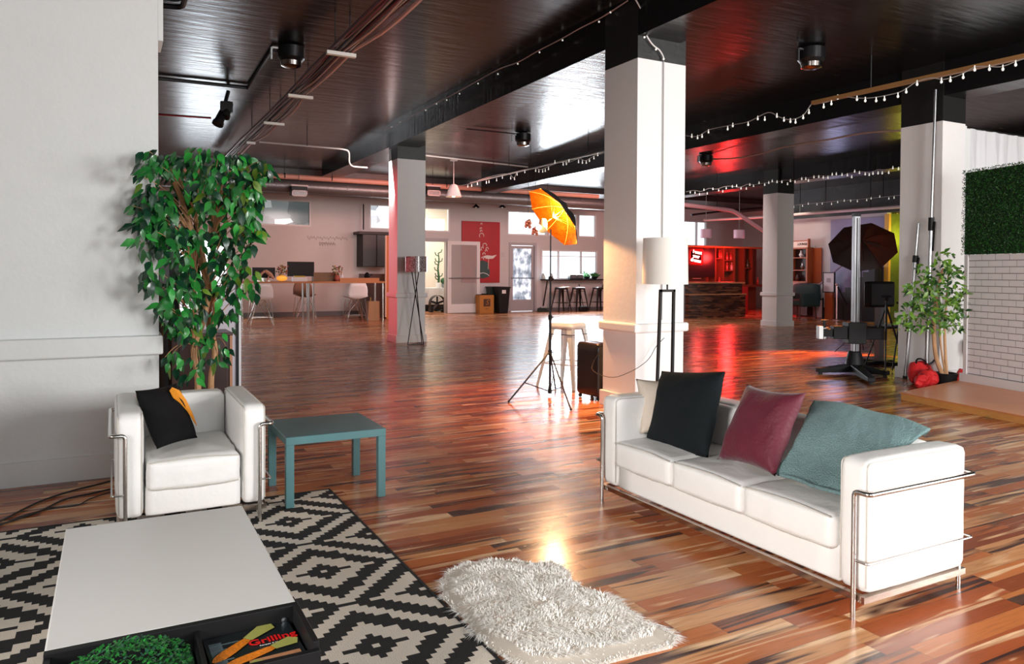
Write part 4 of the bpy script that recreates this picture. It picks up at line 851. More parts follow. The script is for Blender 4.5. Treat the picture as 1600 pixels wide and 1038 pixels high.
for k in range(4): gm.tube([(math.cos(a*math.pi/12)*(r_*(k+1)/4), .11, r_+.03+math.sin(a*math.pi/12)*(r_*(k+1)/4)) for a in range(24)], .005, 4, closed=True)
gm.build('grille', M_blkmetal, t); MB().box(-.3, -.12, 0, -.2, .12, .2).box(.2, -.12, 0, .3, .12, .2).build('stand', M_blk, t)
c0_ = q(685, 450, 26.9); t = thing('potted_cactus', 'tall thin green potted plant on the white cabinet beyond the open door', 'plant', (c0_.x, 26.9, .882))
MB().lathe([(.08, 0), (.11, .2), (.1, .2), (.02, .18)], 14).build('pot', M_frame, t, smooth=True)
random.seed(7); cm = MB(); pz_ = [Vector((.02*math.sin(k), 0, .18+k*.115)) for k in range(11)]; cm.tube(pz_, [.05-.003*k for k in range(11)], 6)
for k in range(14): p = pz_[random.randint(1, 10)]; a = random.choice((-1, 1)); cm.tube([p, p+Vector((a*.12, 0, .05)), p+Vector((a*.15, 0, .15))], .02, 5)
cm.build('stem', mat('cactus_green', (.02, .10, .03), .5), t)
t = thing('potted_cactus', 'small potted green plant at the right end of the white cabinet beyond the open door', 'plant', (q(693, 450, 26.9).x, 26.9, .882)); MB().lathe([(.06, 0), (.09, .14), (.02, .13)], 12).build('pot', mat('grey_pot', (.3, .33, .36), .5), t); MB().ball((0, 0, .26), .13, 8, 6).build('foliage', mat('cactus_green', (.02, .10, .03), .5), t)
# red painting
t = thing('painting', 'tall red painting with a dark green seated shape and white curls on the back wall', 'painting', (12.05, YB-.03, 0)); a, b, zt0, zt1 = 11.28, 12.83, 1.10, 3.36
MB().box(a, YB-.05, zt0, b, YB-.001, zt1).build('canvas', mat('painting_red', (.40, .003, .008), .5, var=.25, vscale=1.5), t, world=True)
yy = YB-.055
def flat(pts, m, nm, th=.004): n = len(pts); MB().add([(x, yy, z) for x, z in pts]+[(x, yy+th, z) for x, z in pts], [tuple(range(n)), tuple(range(n, 2*n))[::-1]]+[(i, (i+1) % n, n+(i+1) % n, n+i) for i in range(n)]).build(nm, m, t, world=True)
M_pw = mat('paint_white', (.72, .66, .62), .6); M_pg = mat('paint_green', (.035, .07, .065), .6)
flat([(11.82, 1.35), (12.1, 1.25), (12.38, 1.32), (12.42, 1.5), (12.32, 1.86), (12.1, 1.93), (11.9, 1.85), (11.8, 1.6)], M_pg, 'green_shape')
flat([(12.12, 2.08), (12.32, 1.98), (12.55, 2.0), (12.7, 2.14), (12.5, 2.10), (12.3, 2.12)], M_pw, 'white_wing')
mb = MB()
for x, z, r_ in ((12.06, 3.27, .03), (12.04, 3.1, .035), (12.05, 3.0, .04), (12.07, 2.84, .09), (12.2, 2.48, .08), (12.1, 2.38, .04), (12.3, 2.36, .05), (12.05, 2.3, .03), (12.26, 2.28, .04), (12.17, 2.16, .05), (12.1, 2.02, .03), (12.2, 1.99, .05)):
    mb.tube([(x+r_*math.cos(R(a_)), yy, z+r_*math.sin(R(a_))) for a_ in range(-20, 221, 24)], .014, 5)
mb.tube([(11.98, yy, 1.44), (12.15, yy, 1.47), (12.3, yy, 1.42), (12.38, yy, 1.36)], .014, 5).tube([(12.36, yy, 2.0), (12.34, yy, 1.6)], .008, 5)
mb.build('white_curls', M_pw, t, world=True)
t = thing('notice', 'small faint notice of printed lines on the back wall right of the red painting', 'notice', (12.98, YB-.012, 2.15)); MB().box(-.09, 0, -.1, .09, .01, .1).build('sheet', M_backw, t)
mb = MB(); [mb.box(-.07, -.003, .07-.035*k, .07-.02*(k % 2), 0, .08-.035*k) for k in range(5)]; put(mb.build('printed_lines', M_dfr, t), kind='stuff')
# bins
p = aZ(757, 489); p = Vector((aY(757, 475, 24.6).x, 24.6, 0)); t = thing('orange_box', 'orange-brown box bin with a dark emblem near the back wall', 'bin', (p.x, p.y, 0)); w_ = (aY(768, 475, p.y)-aY(746, 475, p.y)).x; h_ = up(757, 461, p)
MB().box(-w_/2, -.2, 0, w_/2, .2, h_).build('body', mat('box_orange', (.46, .17, .02), .55), t, bev=.006); MB().box(-w_/2+.03, -.17, h_, w_/2-.03, .17, h_+.02).box(-.12, -.02, h_+.02, .12, .02, h_+.05).build('lid', M_blk, t)
MB().box(-.135, -.206, .25, .135, -.2, .52).build('emblem', mat('emblem_brown', (.07, .02, .005), .6), t)
RX90 = Matrix.Rotation(R(90), 4, 'X')
lettering('S', .26, mat('emblem_gold', (.40, .15, .02), .5), t, Matrix.Translation((0, -.209, .385)) @ RX90, shear=.3); lettering('BINS', .06, mat('emblem_brown', (.07, .02, .005), .6), t, Matrix.Translation((0, -.203, .17)) @ RX90)
for px_, wd_, lb, mm in ((784, .40, 'black tapered rubbish bin with a white label between the orange box and the back door', M_blk), (772, .38, 'dark green bin behind the orange box and beside the black rubbish bin', mat('bin_green', (.01, .03, .02), .5))):
    p = aZ(px_, 489); Y_ = 24.35 if px_ == 784 else 24.84; x = aY(px_, 470, Y_).x; t = thing('rubbish_bin', lb, 'bin', (x, Y_, 0)); h_ = .96; k = .17
    MB().hexa([(-k, -k, 0), (k, -k, 0), (k, k, 0), (-k, k, 0)], [(-k-.07, -k-.05, h_), (k+.07, -k-.05, h_), (k+.07, k+.05, h_), (-k-.07, k+.05, h_)]).build('body', mm, t, bev=.02)
    MB().box(-k-.09, -k-.07, h_-.04, k+.09, k+.07, h_).build('rim', mm, t, bev=.01)
    if px_ == 784: MB().box(-.1, -k-.045, .72, .06, -k-.032, .85).build('label_plate', M_frame, t)
# counter ledge with three stools
t = thing('window_counter', 'narrow dark bar counter under the bright back window', 'counter', (15.98, 24.9, 0)); x0, x1 = 14.62, 17.42
MB().box(x0, 24.62, 1.19, x1, YB-.002, 1.235).build('top', M_blk, t, world=True)
MB().bar((x0+.05, 24.66, 1.19), (x0+.12, YB-.03, .2), .04).build('bracket', M_blkmetal, t, world=True); MB().bar((x1-.05, 24.66, 1.19), (x1-.12, YB-.03, .5), .04).build('bracket', M_blkmetal, t, world=True)
MB().box(x0+.3, YB-.03, .83, x1, YB-.001, .86).build('batten', M_backw, t, world=True)
M_dkst = mat('gunmetal', (.05, .04, .04), .35, .7); M_wseat = mat('wood_seat', (.45, .22, .08), .5)
for px_, lb in ((877, 'dark metal bar stool, leftmost of the three under the back window'), (904, 'dark metal bar stool, middle of the three under the back window'), (936, 'dark metal bar stool, rightmost of the three under the back window')):
    x = aY(px_, 460, 24.35).x; bar_stool('bar_stool', lb, (x, 24.35, 0), 0, .90, .30, .20, M_dkst, 'dark bar stools under the back window')
x = aY(887, 447, 24.0).x
t = thing('wooden_stool_seat', 'round wooden stool seat lying on the leftmost dark bar stool', 'seat', (aY(883, 447, 24.35).x, 24.35, .905)); MB().lathe([(.15, 0), (.18, .015), (.18, .04), (.15, .05)], 18).build('disc', M_wseat, t, smooth=True)
bp, bt_ = aZ(914, 487), aY(905, 444, 24.9); t = thing('broom', 'broom with a dark brush leaning on the wall between two bar stools', 'broom', (bp.x, 24.2, 0))
MB().tube([(0, 0, .16), (bt_.x-bp.x, .72, bt_.z)], .017).build('handle', M_dkst, t); MB().soft(-.2, -.08, .0, .2, .08, .2, .06, 0, 8).build('brush', M_blk, t, smooth='all')
p = aZ(848, 487); t = thing('dustpan', 'dark green dustpan on the floor near the back door', 'dustpan', (p.x, 24.7, 0)); MB().hexa([(-.2, -.14, 0), (.2, -.14, 0), (.2, .12, 0), (-.2, .12, 0)], [(-.2, -.14, .02), (.2, -.14, .02), (.17, .12, .13), (-.17, .12, .13)]).build('pan', mat('bin_green', (.01, .03, .02), .5), t); MB().tube([(0, .1, .1), (0, .22, .14)], .02).build('handle', M_blk, t)
random.seed(12)
for px_, kind_, lb in ((849, 'p', 'pale jar at the left end of the window counter'), (862, 'p', 'pale cup standing left of the lamp stand pole on the window counter'), (894, 'd', 'dark box-shaped appliance on the window counter under the middle pane'), (905, 'd', 'grey appliance on the window counter right of the dark appliance'), (917, 'g', 'green plant in a bowl on the window counter'), (929, 'g', 'loose green plant at the right end of the window counter')):
    x = aY(px_, 430, 24.85).x
    if kind_ == 'p': t = thing('jar', lb, 'jar', (x, 24.85, 1.236)); MB().lathe([(.07, 0), (.08, .03), (.08, .14), (.05, .18), (.06, .22)], 12).build('body', mat('jar_glass', (.5, .58, .58), .2), t, smooth=True)
    elif kind_ == 'd': t = thing('appliance', lb, 'appliance', (x, 24.85, 1.236)); MB().soft(-.15, -.1, 0, .15, .1, .19, .03, 0, 6).build('body', mat('appliance_grey', (.10, .10, .10), .3, .5), t, smooth='all'); MB().box(-.1, -.112, .05, .1, -.1, .12).build('panel', M_steel, t)
    else:
        t = thing('counter_plant', lb, 'plant', (x, 24.85, 1.236)); MB().lathe([(.08, 0), (.15, .1), (.02, .09)], 12).build('bowl', M_blk, t)
        lm = MB(); [leaf(lm, Vector((random.uniform(-.1, .1), random.uniform(-.06, .06), .1)), Vector((random.uniform(-1, 1), random.uniform(-.3, .3), random.uniform(.2, 1))), Vector((0, -1, .3)), random.uniform(.1, .26), .06) for k in range(34)]; put(lm.build('foliage', ML[0], t), kind='stuff')
# wall lamps above the painting
for px_, lb in ((744, 'small black wall lamp left of the other above the red painting'), (785, 'small black wall lamp right of the other above the red painting')):
    p = aY(px_, 324, 24.8); t = thing('wall_lamp', lb, 'lamp', (p.x, YB-.02, p.z+.1)); MB().tube(bend([(0, .02, .05), (0, -.2, .12), (0, -.26, 0)], .08), .014).build('arm', M_blkmetal, t)
    MB().lathe([(.02, 0), (.04, -.03), (.15, -.13), (.14, -.13), (.02, -.02)], 14, Matrix.Translation((0, -.27, .02))).build('shade', M_blkmetal, t, smooth=True); MB().ball((0, -.27, -.08), .035, 8, 5).build('bulb', M_bulb, t)
# molecule-like pendant lamps
for px_, py_, lb in ((825, 350, 'copper cluster pendant lamp, upper left of the pair beside the gold umbrella'), (836, 361, 'copper cluster pendant lamp, lower right of the pair beside the gold umbrella')):
    p = aY(px_, py_, 17.0); t = thing('cluster_lamp', lb, 'lamp', (p.x, 17.0, p.z)); mb = MB()
    for k in range(9): a = k*2.4; z = -.08+.02*k; mb.ball((.055*math.cos(a), .055*math.sin(a), z), .045, 8, 6)
    mb.build('globe', mat('copper', (.75, .30, .18), .35, .6), t, smooth=True); MB().tube([(0, 0, .08), (0, 0, CEIL-p.z-.01)], .004, 5).build('cord', M_blk, t)
# duct and pipes along the back wall
t = thing('air_duct', 'long round grey air duct running along the top of the back wall', 'duct', (8, 21.5, 0)); zc = (aY(500, 282, 21.5).z+aY(500, 304, 21.5).z)/2; rd = (aY(500, 282, 21.5).z-aY(500, 304, 21.5).z)/2
M_duct = mat('duct_grey', (.16, .15, .15), .4, .6, bump=.4, bscale=6, stretch=(10, .2, .2))
MB().tube([(-3.5, 21.5, zc), (15.6, 21.5, zc-.03)], rd, 20).build('tube', M_duct, t, world=True, smooth=True)
for x in range(-2, 16, 2): MB().lathe([(rd+.002, -.02), (rd+.012, -.02), (rd+.012, .02), (rd+.002, .02)], 20, Matrix.Translation((x, 21.5, zc-.005)) @ Matrix.Rotation(R(90), 4, 'Y'), cap=False).build('band', M_duct, t, world=True)
t = thing('orange_pipe', 'salmon pink pipe running above the grey duct along the back wall', 'pipe', (8, 21.2, 0)); z0 = aY(500, 278.5, 21.2).z; r_ = .075
M_salmon = mat('salmon_pipe', (.58, .27, .20), .5); MB().tube([(-3.5, 21.2, z0), (14.6, 21.2, z0-.03)], r_, 14).build('pipe', M_salmon, t, world=True, smooth=True)
for x in (4.2, 5.5, 7.2, 9.0, 10.8, 12.6): MB().tube([(x, 21.2, z0), (x+.001, 21.2, CEIL-.01)], .008, 5).lathe([(r_+.002, -.015), (r_+.01, -.015), (r_+.01, .015), (r_+.002, .015)], 14, Matrix.Translation((x, 21.2, z0)) @ Matrix.Rotation(R(90), 4, 'Y'), cap=False).build('hanger', M_blk, t, world=True)
t = thing('wall_conduit', 'thin dark pipe running just under the air duct', 'pipe', (8, 24.6, 0)); z1_ = aY(600, 309, 24.6).z; MB().tube([(1, 24.6, z1_), (17.6, 24.6, z1_-.02)], .03, 8).tube([(aY(568, 312, 24.6).x, 24.6, z1_-.25), (aY(568, 312, 24.6).x, 24.6, 2.9)], .022, 6).build('pipe', M_blkmetal, t, world=True, smooth=True)
for px_, lb in ((467, 'square air vent box hanging from the duct above the left back window'), (676, 'square air vent box hanging from the duct right of the far pillar')):
    p = aY(px_, 298, 21.1); t = thing('vent_box', lb, 'vent', (p.x, 21.1, p.z)); w_ = .21
    MB().box(-w_, -.1, -.13, w_, .18, .13).build('box', M_blk, t); MB().box(-w_-.02, -.115, .11, w_+.02, -.1, .15).box(-w_, -.115, -.17, w_, -.1, -.14).box(-w_, -.115, -.02, w_, -.1, 0).box(-w_, -.115, -.17, -w_+.03, -.1, 0).box(w_-.03, -.115, -.17, w_, -.1, 0).build('grille_frame', mat('vent_pink', (.55, .42, .40), .5), t)
    MB().box(-w_+.03, -.11, -.14, w_-.03, -.104, -.02).build('grille', M_duct, t); MB().tube([(0, 0, .13), (0, 0, CEIL-p.z-.001)], .008, 5).build('rod', M_blkmetal, t)
# dome pendant
pc = aZ(709, 249, CEIL); Yp = pc.y; zt_, zb_ = aY(709, 288, Yp).z, aY(709, 308, Yp).z; rr = (aY(721, 300, Yp)-aY(697, 300, Yp)).x/2*.95
t = thing('dome_pendant', 'grey dome pendant lamp hanging on a cord near the back wall', 'lamp', (pc.x, Yp, 0))
MB().lathe([(.04, zt_), (rr*.45, zt_-.03), (rr*.75, (zt_+zb_)/2), (rr, zb_), (rr-.012, zb_), (rr*.72, (zt_+zb_)/2), (.03, zt_-.05)], 24, cap=False).build('shade', mat('dome_pink', (.55, .43, .42), .5), t, smooth=True)
MB().ball((0, 0, zb_+.04), .05).build('bulb', mat('warm_bulb', (1, .85, .5), .4, emit=(1, .72, .35), estr=9), t, smooth=True); MB().tube([(0, 0, zt_), (0, 0, CEIL-.02)], .007, 6).build('cord', M_wirew, t); MB().lathe([(.1, CEIL-.04), (.1, CEIL-.001)], 14).build('canopy', M_wirew, t)
# wall writing
t = thing('wall_writing', 'faint handwritten lines on the back wall above the desk', 'writing', aY(515, 376, YB-.006)); random.seed(6)
for k_, (za_, xa_, xb_) in enumerate(((.08, -.75, .62), (-.11, -.35, .2))):
    n = 60; MB().tube([(xa_+(xb_-xa_)*i/n+.02*math.sin(i*2.1), 0, za_+.05*math.sin(i*1.35)+.03*math.sin(i*.7+2)) for i in range(n+1)], .006, 4).build('stroke', mat('pencil', (.30, .24, .24), .7), t)
# ================================================================ DESK AREA
YD = 21.8; zd = aY(493, 441, YD).z; xl, xr = aY(376, 440, YD).x, aY(602, 440, YD).x; xm = aY(486.5, 440, YD).x
for a, b, lb in ((xl, xm, 'long high desk with an orange wood top below the left back window'), (xm+.02, xr, 'long high desk with an orange wood top beside the dark wall cupboard')):
    t = thing('desk', lb, 'desk', ((a+b)/2, YD+.4, 0), group=None); MB().box(a, YD, zd-.03, b, YD+.85, zd+.02).build('desktop', M_orange, t, world=True)
    for x in (a+.05, b-.06):
        for y in (YD+.04, YD+.8): MB().tube([(x, y, 0), (x, y, zd-.03)], .026, 10).build('leg', M_chrome, t, world=True, smooth=True)
def wire_chair(lb, px_, pyb, Y, shell, s_=1.32, rz=0):
    x = aY(px_, 470, Y).x; t = thing('wire_base_chair', lb, 'chair', (x, Y, 0), rz, None)
    n = 8; vs = []
    for i in range(n+1):
        v = i/n; z = .62 if v < .5 else .62+(v-.5)*2*.38; y = (.5-v)*-.0
        yy_ = -.24+.48*min(1, v/.5) if v < .5 else .24+.08*(v-.5)*2
        for j in range(n+1): u = j/n*2-1; vs.append((u*.27*(1-.25*max(0, v-.8)*5*abs(u)), yy_-(.05*u*u if v > .5 else 0), z+.05*u*u*(1 if v < .6 else 0)-.02*(1-u*u)*(v < .5)))
    o = MB().add(vs, [(i*(n+1)+j, i*(n+1)+j+1, (i+1)*(n+1)+j+1, (i+1)*(n+1)+j) for i in range(n) for j in range(n)]).build('shell', shell, t, smooth='all'); s2_ = o.modifiers.new('t', 'SOLIDIFY'); s2_.thickness = .014
    for sx_ in (-1, 1):
        for sy_ in (-1, 1): MB().tube([(sx_*.10, sy_*.05, .60), (sx_*.28, sy_*.24, .01)], .010, 6).tube([(sx_*.22, sy_*.16, .60), (sx_*.28, sy_*.24, .01)], .007, 6).build('leg', M_chrome, t, smooth=True)
    MB().tube([(-.27, -.22, .08), (.10, .05, .60)], .006, 5).tube([(.27, -.22, .08), (-.10, .05, .60)], .006, 5).tube([(-.25, -.2, .2), (.25, -.2, .2)], .006, 5).tube([(-.25, .2, .2), (.25, .2, .2)], .006, 5).build('wire_brace', M_chrome, t)
    t.scale = (1.1, 1.1, zd/1.02); return t
M_wshell = mat('white_shell', (.72, .66, .65), .4)
wire_chair('white shell chair with wire legs at the left end of the long desk', 407, 500, 21.35, M_wshell, rz=R(180)); wire_chair('tan shell chair with wire legs on the far side of the desk', 476, 494, 23.3, mat('tan_shell', (.35, .20, .13), .5)); wire_chair('white shell chair with wire legs beside the wooden speaker box', 555, 500, 21.35, M_wshell, rz=R(180))
def dx(px_): return aY(px_, 430, 22.2).x
def screen(lb, pa, pb, ya, yb_):
    a, b = aY(pa, 420, 22.2), aY(pb, 420, 22.2); za_, zb2 = aY(pa, ya, 22.2).z, aY(pa, yb_, 22.2).z; t = thing('monitor', lb, 'monitor', ((a.x+b.x)/2, 22.2, zd+.02)); hw = (b.x-a.x)/2; o_ = zd+.02
    MB().box(-hw, 0, zb2-o_, hw, .04, za_-o_).build('screen', M_blk, t, bev=.004); MB().box(-.05, .01, .01, .05, .05, zb2-o_+.05).box(-.16, -.1, 0, .16, .12, .015).build('stand', M_steel, t)
screen('black monitor left of the flowers on the long desk', 394, 430, 418, 434.5); screen('larger black monitor in the middle of the long desk', 449, 491, 409, 432)
def desk_flowers(lb, px_, pot_m, cols_, hs=1):
    t = thing('flower_vase', lb, 'flowers', (dx(px_), 22.0, zd+.02)); MB().lathe([(.05, 0), (.09, .06), (.08, .16), (.05, .2)], 12).build('vase', pot_m, t, smooth=True); random.seed(px_); lm = MB()
    for k in range(40): lm.cur = k % len(cols_); a = random.uniform(0, 6.28); r_ = .17*math.sqrt(random.random()); lm.ball((r_*math.cos(a), r_*.6*math.sin(a), .2+random.random()*.26*hs), .026, 5, 4)
    put(lm.build('blossoms', cols_, t), kind='stuff')
fcols = [mat('bloom_rust', (.35, .08, .05), .7), mat('bloom_tan', (.45, .25, .10), .7), mat('bloom_green', (.12, .14, .04), .7)]
desk_flowers('rust-coloured flowers between the two monitors on the desk', 438, fcols[1], fcols); desk_flowers('olive and rust flowers on the right-hand desk', 524, fcols[0], fcols[1:]+fcols[:1])
t = thing('wooden_animal_figure', 'pale wooden figure in front of the left monitor on the desk', 'figurine', (dx(413), 21.95, zd+.02)); MB().tube([(-.2, 0, .03), (-.12, 0, .22), (-.02, 0, .30)], [.03, .035, .04], 7).tube([(-.02, 0, .30), (.12, 0, .2), (.22, 0, .08)], [.05, .06, .03], 7).tube([(.1, 0, .2), (.02, 0, .0)], .02, 6).build('figure', mat('pale_wood', (.55, .28, .18), .6), t, smooth=True)
t = thing('yellow_ornament', 'glowing yellow ornament beside the rust flowers on the desk', 'ornament', (dx(437), 21.88, zd+.02)); MB().ball((0, 0, .09), .09, 12, 8, (1.7, .5, .9)).build('body', mat('yellow_orn', (.8, .35, .03), .4, emit=(1, .4, .05), estr=.5), t, smooth=True)
t = thing('paper_box', 'white box topped with a yellow pad below the larger monitor', 'box', (dx(465), 21.95, zd+.02)); MB().box(-.2, -.1, 0, .2, .1, .12).build('box', M_frame, t); MB().box(-.16, -.09, .121, .14, .09, .16).build('pad', mat('yellow_pad', (.5, .36, .03), .6), t)
t = thing('wooden_crate', 'low brown wooden crate on the desk right of the larger monitor', 'crate', (dx(509), 22.3, zd+.02)); MB().box(-.36, -.12, 0, .36, .12, .24).build('body', mat('crate_brown', (.20, .11, .05), .6, var=.2), t); MB().box(-.37, -.13, .241, .37, .13, .26).build('rim', mat('crate_brown', (.20, .11, .05), .6, var=.2), t)
t = thing('wooden_tray', 'flat orange wooden tray on the right-hand desk', 'tray', (dx(558), 22.1, zd+.02)); MB().box(-.6, -.18, 0, .6, .18, .08).build('base', M_orange, t); MB().box(-.6, -.18, .08, .6, -.16, .1).build('rim', M_orange, t)
t = thing('kettle', 'small dark kettle on the orange wooden tray', 'kettle', (dx(572), 22.1, zd+.121)); MB().lathe([(.08, 0), (.1, .05), (.06, .14), (.02, .17)], 12).tube([(.08, 0, .05), (.16, 0, .12)], .015, 6).build('body', M_blkmetal, t, smooth=True)
t = thing('small_bottle', 'pale bottle between the olive flowers and the wooden tray', 'bottle', (dx(538), 22.45, zd+.02)); MB().lathe([(.04, 0), (.04, .18), (.015, .22), (.015, .28)], 10).build('body', M_frame, t, smooth=True)
cY0 = 24.45; a, b = aY(566, 390, cY0), aY(610, 390, cY0); z1_, z0_ = aY(570, 366, cY0).z, aY(570, 417, cY0).z
t = thing('wall_cupboard', 'black wall cupboard below the second back window', 'cupboard', ((a.x+b.x)/2, cY0, z0_)); MB().box(a.x, cY0, z0_, b.x+.1, YB-.005, z1_).build('body', M_blk, t, world=True)
MB().box(a.x-.12, cY0-.06, z1_, b.x+.1, YB-.005, z1_+.09).build('cornice', mat('cornice', (.03, .015, .015), .5), t, world=True)
for k in range(2): d_ = (b.x-a.x)/2; o = MB().box(a.x+k*d_+.02, cY0-.02, z0_+.02, a.x+(k+1)*d_-.02, cY0, z1_-.02).build('door', mat('cupboard_door', (.030, .033, .036), .35), t, world=True); MB().ball((a.x+d_+(-.06, .06)[k], cY0-.035, z0_+.15), .018, 8, 6).build('knob', M_steel, o, org=None)
for o in [o for o in bpy.data.objects if o.name.startswith('knob') and o.parent and o.parent.parent == t]: o.location = -Vector(t.location)
a, b = aY(572, 470, 23.4), aY(612, 470, 23.4); t = thing('base_cupboard', 'dark brown base cupboard behind the wooden speaker box', 'cupboard', ((a.x+b.x)/2, 23.4, 0))
MB().box(a.x, 23.4, 0, b.x, 24.2, aY(575, 428, 23.4).z).build('body', M_darkwood, t, world=True); MB().box(a.x+.04, 23.385, .1, (a.x+b.x)/2, 23.4, aY(575, 434, 23.4).z).build('door', M_darkwood, t, world=True)
p = aZ(584, 501); t = thing('wooden_speaker', 'tapered wooden speaker box on the floor at the right end of the desk', 'speaker', (p.x, p.y+.15, 0)); h_ = up(584, 471, p)
MB().hexa([(-.19, -.15, 0), (.19, -.15, 0), (.19, .15, 0), (-.19, .15, 0)], [(-.14, -.12, h_), (.19, -.12, h_), (.19, .12, h_), (-.14, .12, h_)]).build('body', mat('speaker_wood', (.34, .17, .07), .5, var=.1), t); MB().tube([(-.05, 0, h_), (-.05, 0, h_+.12)], .02, 8).build('neck', mat('brass', (.6, .4, .15), .3, 1), t)
a, b = aY(602, 430, 22.9), aY(612, 430, 22.9); t = thing('orange_door_panel', 'tall orange wooden panel with a pale edge half behind the far pillar', 'panel', (a.x, 22.9, 0)); MB().box(a.x+.04, 22.9, 0, b.x+.3, 22.95, aY(604, 368, 22.9).z).build('board', mat('panel_orange', (.55, .14, .02), .45), t, world=True); MB().box(a.x, 22.89, .05, a.x+.04, 22.96, aY(604, 368, 22.9).z).build('edge', mat('panel_edge', (.75, .45, .35), .5), t, world=True)
# tripod drum lamp by the far pillar
lp = (aZ(637, 532)+aZ(661, 534)+aZ(660, 531))/3; Yl = 14.55; lx = aY(650, 480, Yl).x; t = thing('tripod_lamp', 'floor lamp with grey patterned drum shade on three crossed rods by the far pillar', 'lamp', (lx, Yl, 0))
z1_, z0_ = aY(651, 401, Yl).z, aY(651, 425, Yl).z; r_ = (aY(667, 413, Yl)-aY(634, 413, Yl)).x/2*.98
MB().lathe([(r_, z0_), (r_, z1_)], 28, cap=False).lathe([(r_-.006, z0_), (r_-.006, z1_)], 28, cap=False).build('lamp_shade', patchy('shade_weave', [(0, (.16, .13, .13)), (.5, (.17, .14, .14)), (.55, (.45, .39, .39))], 80, 0, 0, (1, 1, 1)), t, smooth=True)
for a_, b_ in ((aY(637, 533, Yl-.1), .05), (aY(662, 533, Yl-.15), -.08), (aY(659, 531, Yl+.22), -.02)):
    MB().tube([(a_.x-lx, a_.y-Yl, .01), (b_*1.2, 0, z0_+.02)], .010, 6).build('leg', M_blkmetal, t, smooth=True)
ft = [Vector((a_.x-lx, a_.y-Yl, .012)) for a_ in (aY(637, 533, Yl-.1), aY(662, 533, Yl-.15), aY(659, 531, Yl+.22))]; MB().tube(ft, .008, 6, closed=True).build('foot_ring', M_blkmetal, t)
# ================================================================ CEILING GEAR
def run(name, lb, cat, pts, r, m, seg=8, parts=None):
    t = MB().tube(pts, r, seg).build(name, m, smooth=True, org=pts[len(pts)//2]); put(t, lb, cat); return t
zz = CEIL-.04
run('black_conduit', 'black square-cornered pipe under the ceiling at the upper left', 'pipe', [aZ(215, 119, zz), aZ(387, 137, zz), aZ(427, 77, zz), aZ(450, 80, zz)], .028, M_blkmetal)
run('black_conduit', 'black pipe curving along the ceiling at the top left corner', 'pipe', bend([aZ(248, 8, zz), aZ(285, 12, zz), aZ(290, -6, zz)], .1), .03, M_blkmetal)
G1 = run('grey_conduit', 'grey pipe with a bend crossing under the ceiling left of the far pillar', 'pipe', bend([aZ(405, 222, 4.1), aZ(536, 233, 4.1), aZ(546, 236, 4.1), aY(545, 260, aZ(546, 236, 4.1).y), aY(574, 262, aZ(546, 236, 4.1).y)], .15), .018, M_wirew)
run('grey_conduit', 'grey pipe on the ceiling between the far pillar and the hanging string lights', 'pipe', [aZ(665, 243, zz), aZ(709, 248, zz), aZ(825, 261, zz)], .02, M_wirew)
run('grey_conduit', 'thin dark pipe on the ceiling leading to the ceiling speaker', 'pipe', [aZ(725, 201, zz), aZ(805, 209, zz)], .012, M_blkmetal)
run('pink_conduit', 'thin reddish cable under the ceiling at the left edge of the room', 'cable', [aZ(200, 176, 4.41), aZ(330, 185, 4.41)], .012, mat('red_cable', (.35, .02, .03), .5))
# stage light cluster
sp0 = aZ(357, 142, zz); t = thing('stage_light', 'cluster of small black stage lights hanging from the ceiling at the left', 'stage light', sp0)
for (xa_, ya_), m_, nm in (((342, 190), mat('spot_lens', (.9, .85, 1), .2, emit=(.75, .7, 1), estr=14), 'lens'), ((352, 178), mat('spot_red', (.5, .02, .04), .3, emit=(1, .1, .15), estr=1.0), 'colour_ring')):
    p = aY(xa_, ya_, sp0.y)-sp0; d = Vector((-.35, -.25, -.85)).normalized(); QQ = Matrix.Translation(p) @ d.to_track_quat('Z', 'Y').to_matrix().to_4x4()
    c_ = MB().lathe([(.05, -.22), (.06, -.2), (.075, 0), (.09, .01), (.09, .06), (.07, .06)], 14, QQ).build('lamp_can', M_blk, t, smooth=True); MB().lathe([(.001, .045), (.075, .05)], 14, QQ, cap=False).build(nm, m_, t, smooth=True)
MB().tube([(0, 0, 0), (-.05, 0, -.2)], .03).box(-.12, -.05, -.34, .06, .05, -.18).bar((-.05, 0, -.2), aY(340, 183, sp0.y)-sp0, .03).build('bracket', M_blk, t)
for px_, py_, lb in ((455, 72, 'round black ceiling fitting beside the cable tray'), (817, 208, 'round black ceiling speaker hanging behind the near beam'), (1268, 74, 'shiny round ceiling speaker on the right of the near pillar'), (1103, 242, 'round black ceiling speaker above the bar')):
    p = aZ(px_, py_, CEIL); t = thing('ceiling_speaker', lb, 'ceiling speaker', (p.x, p.y, CEIL-.001)); k = .17
    MB().lathe([(.06, 0), (k, -.02), (k, -.16), (k*.8, -.2)], 20).build('can', M_blkmetal, t, smooth=True); MB().lathe([(k*.8, -.205), (k*.75, -.26), (.08, -.28), (.01, -.285)], 20, cap=False).build('grille', mat('dark_chrome', (.25, .22, .2), .2, 1), t, smooth=True)
    MB().box(-.26, -.02, -.2, -.24, .02, -.05).box(-.24, -.02, -.06, -.16, .02, -.04).build('clip', M_steel, t)
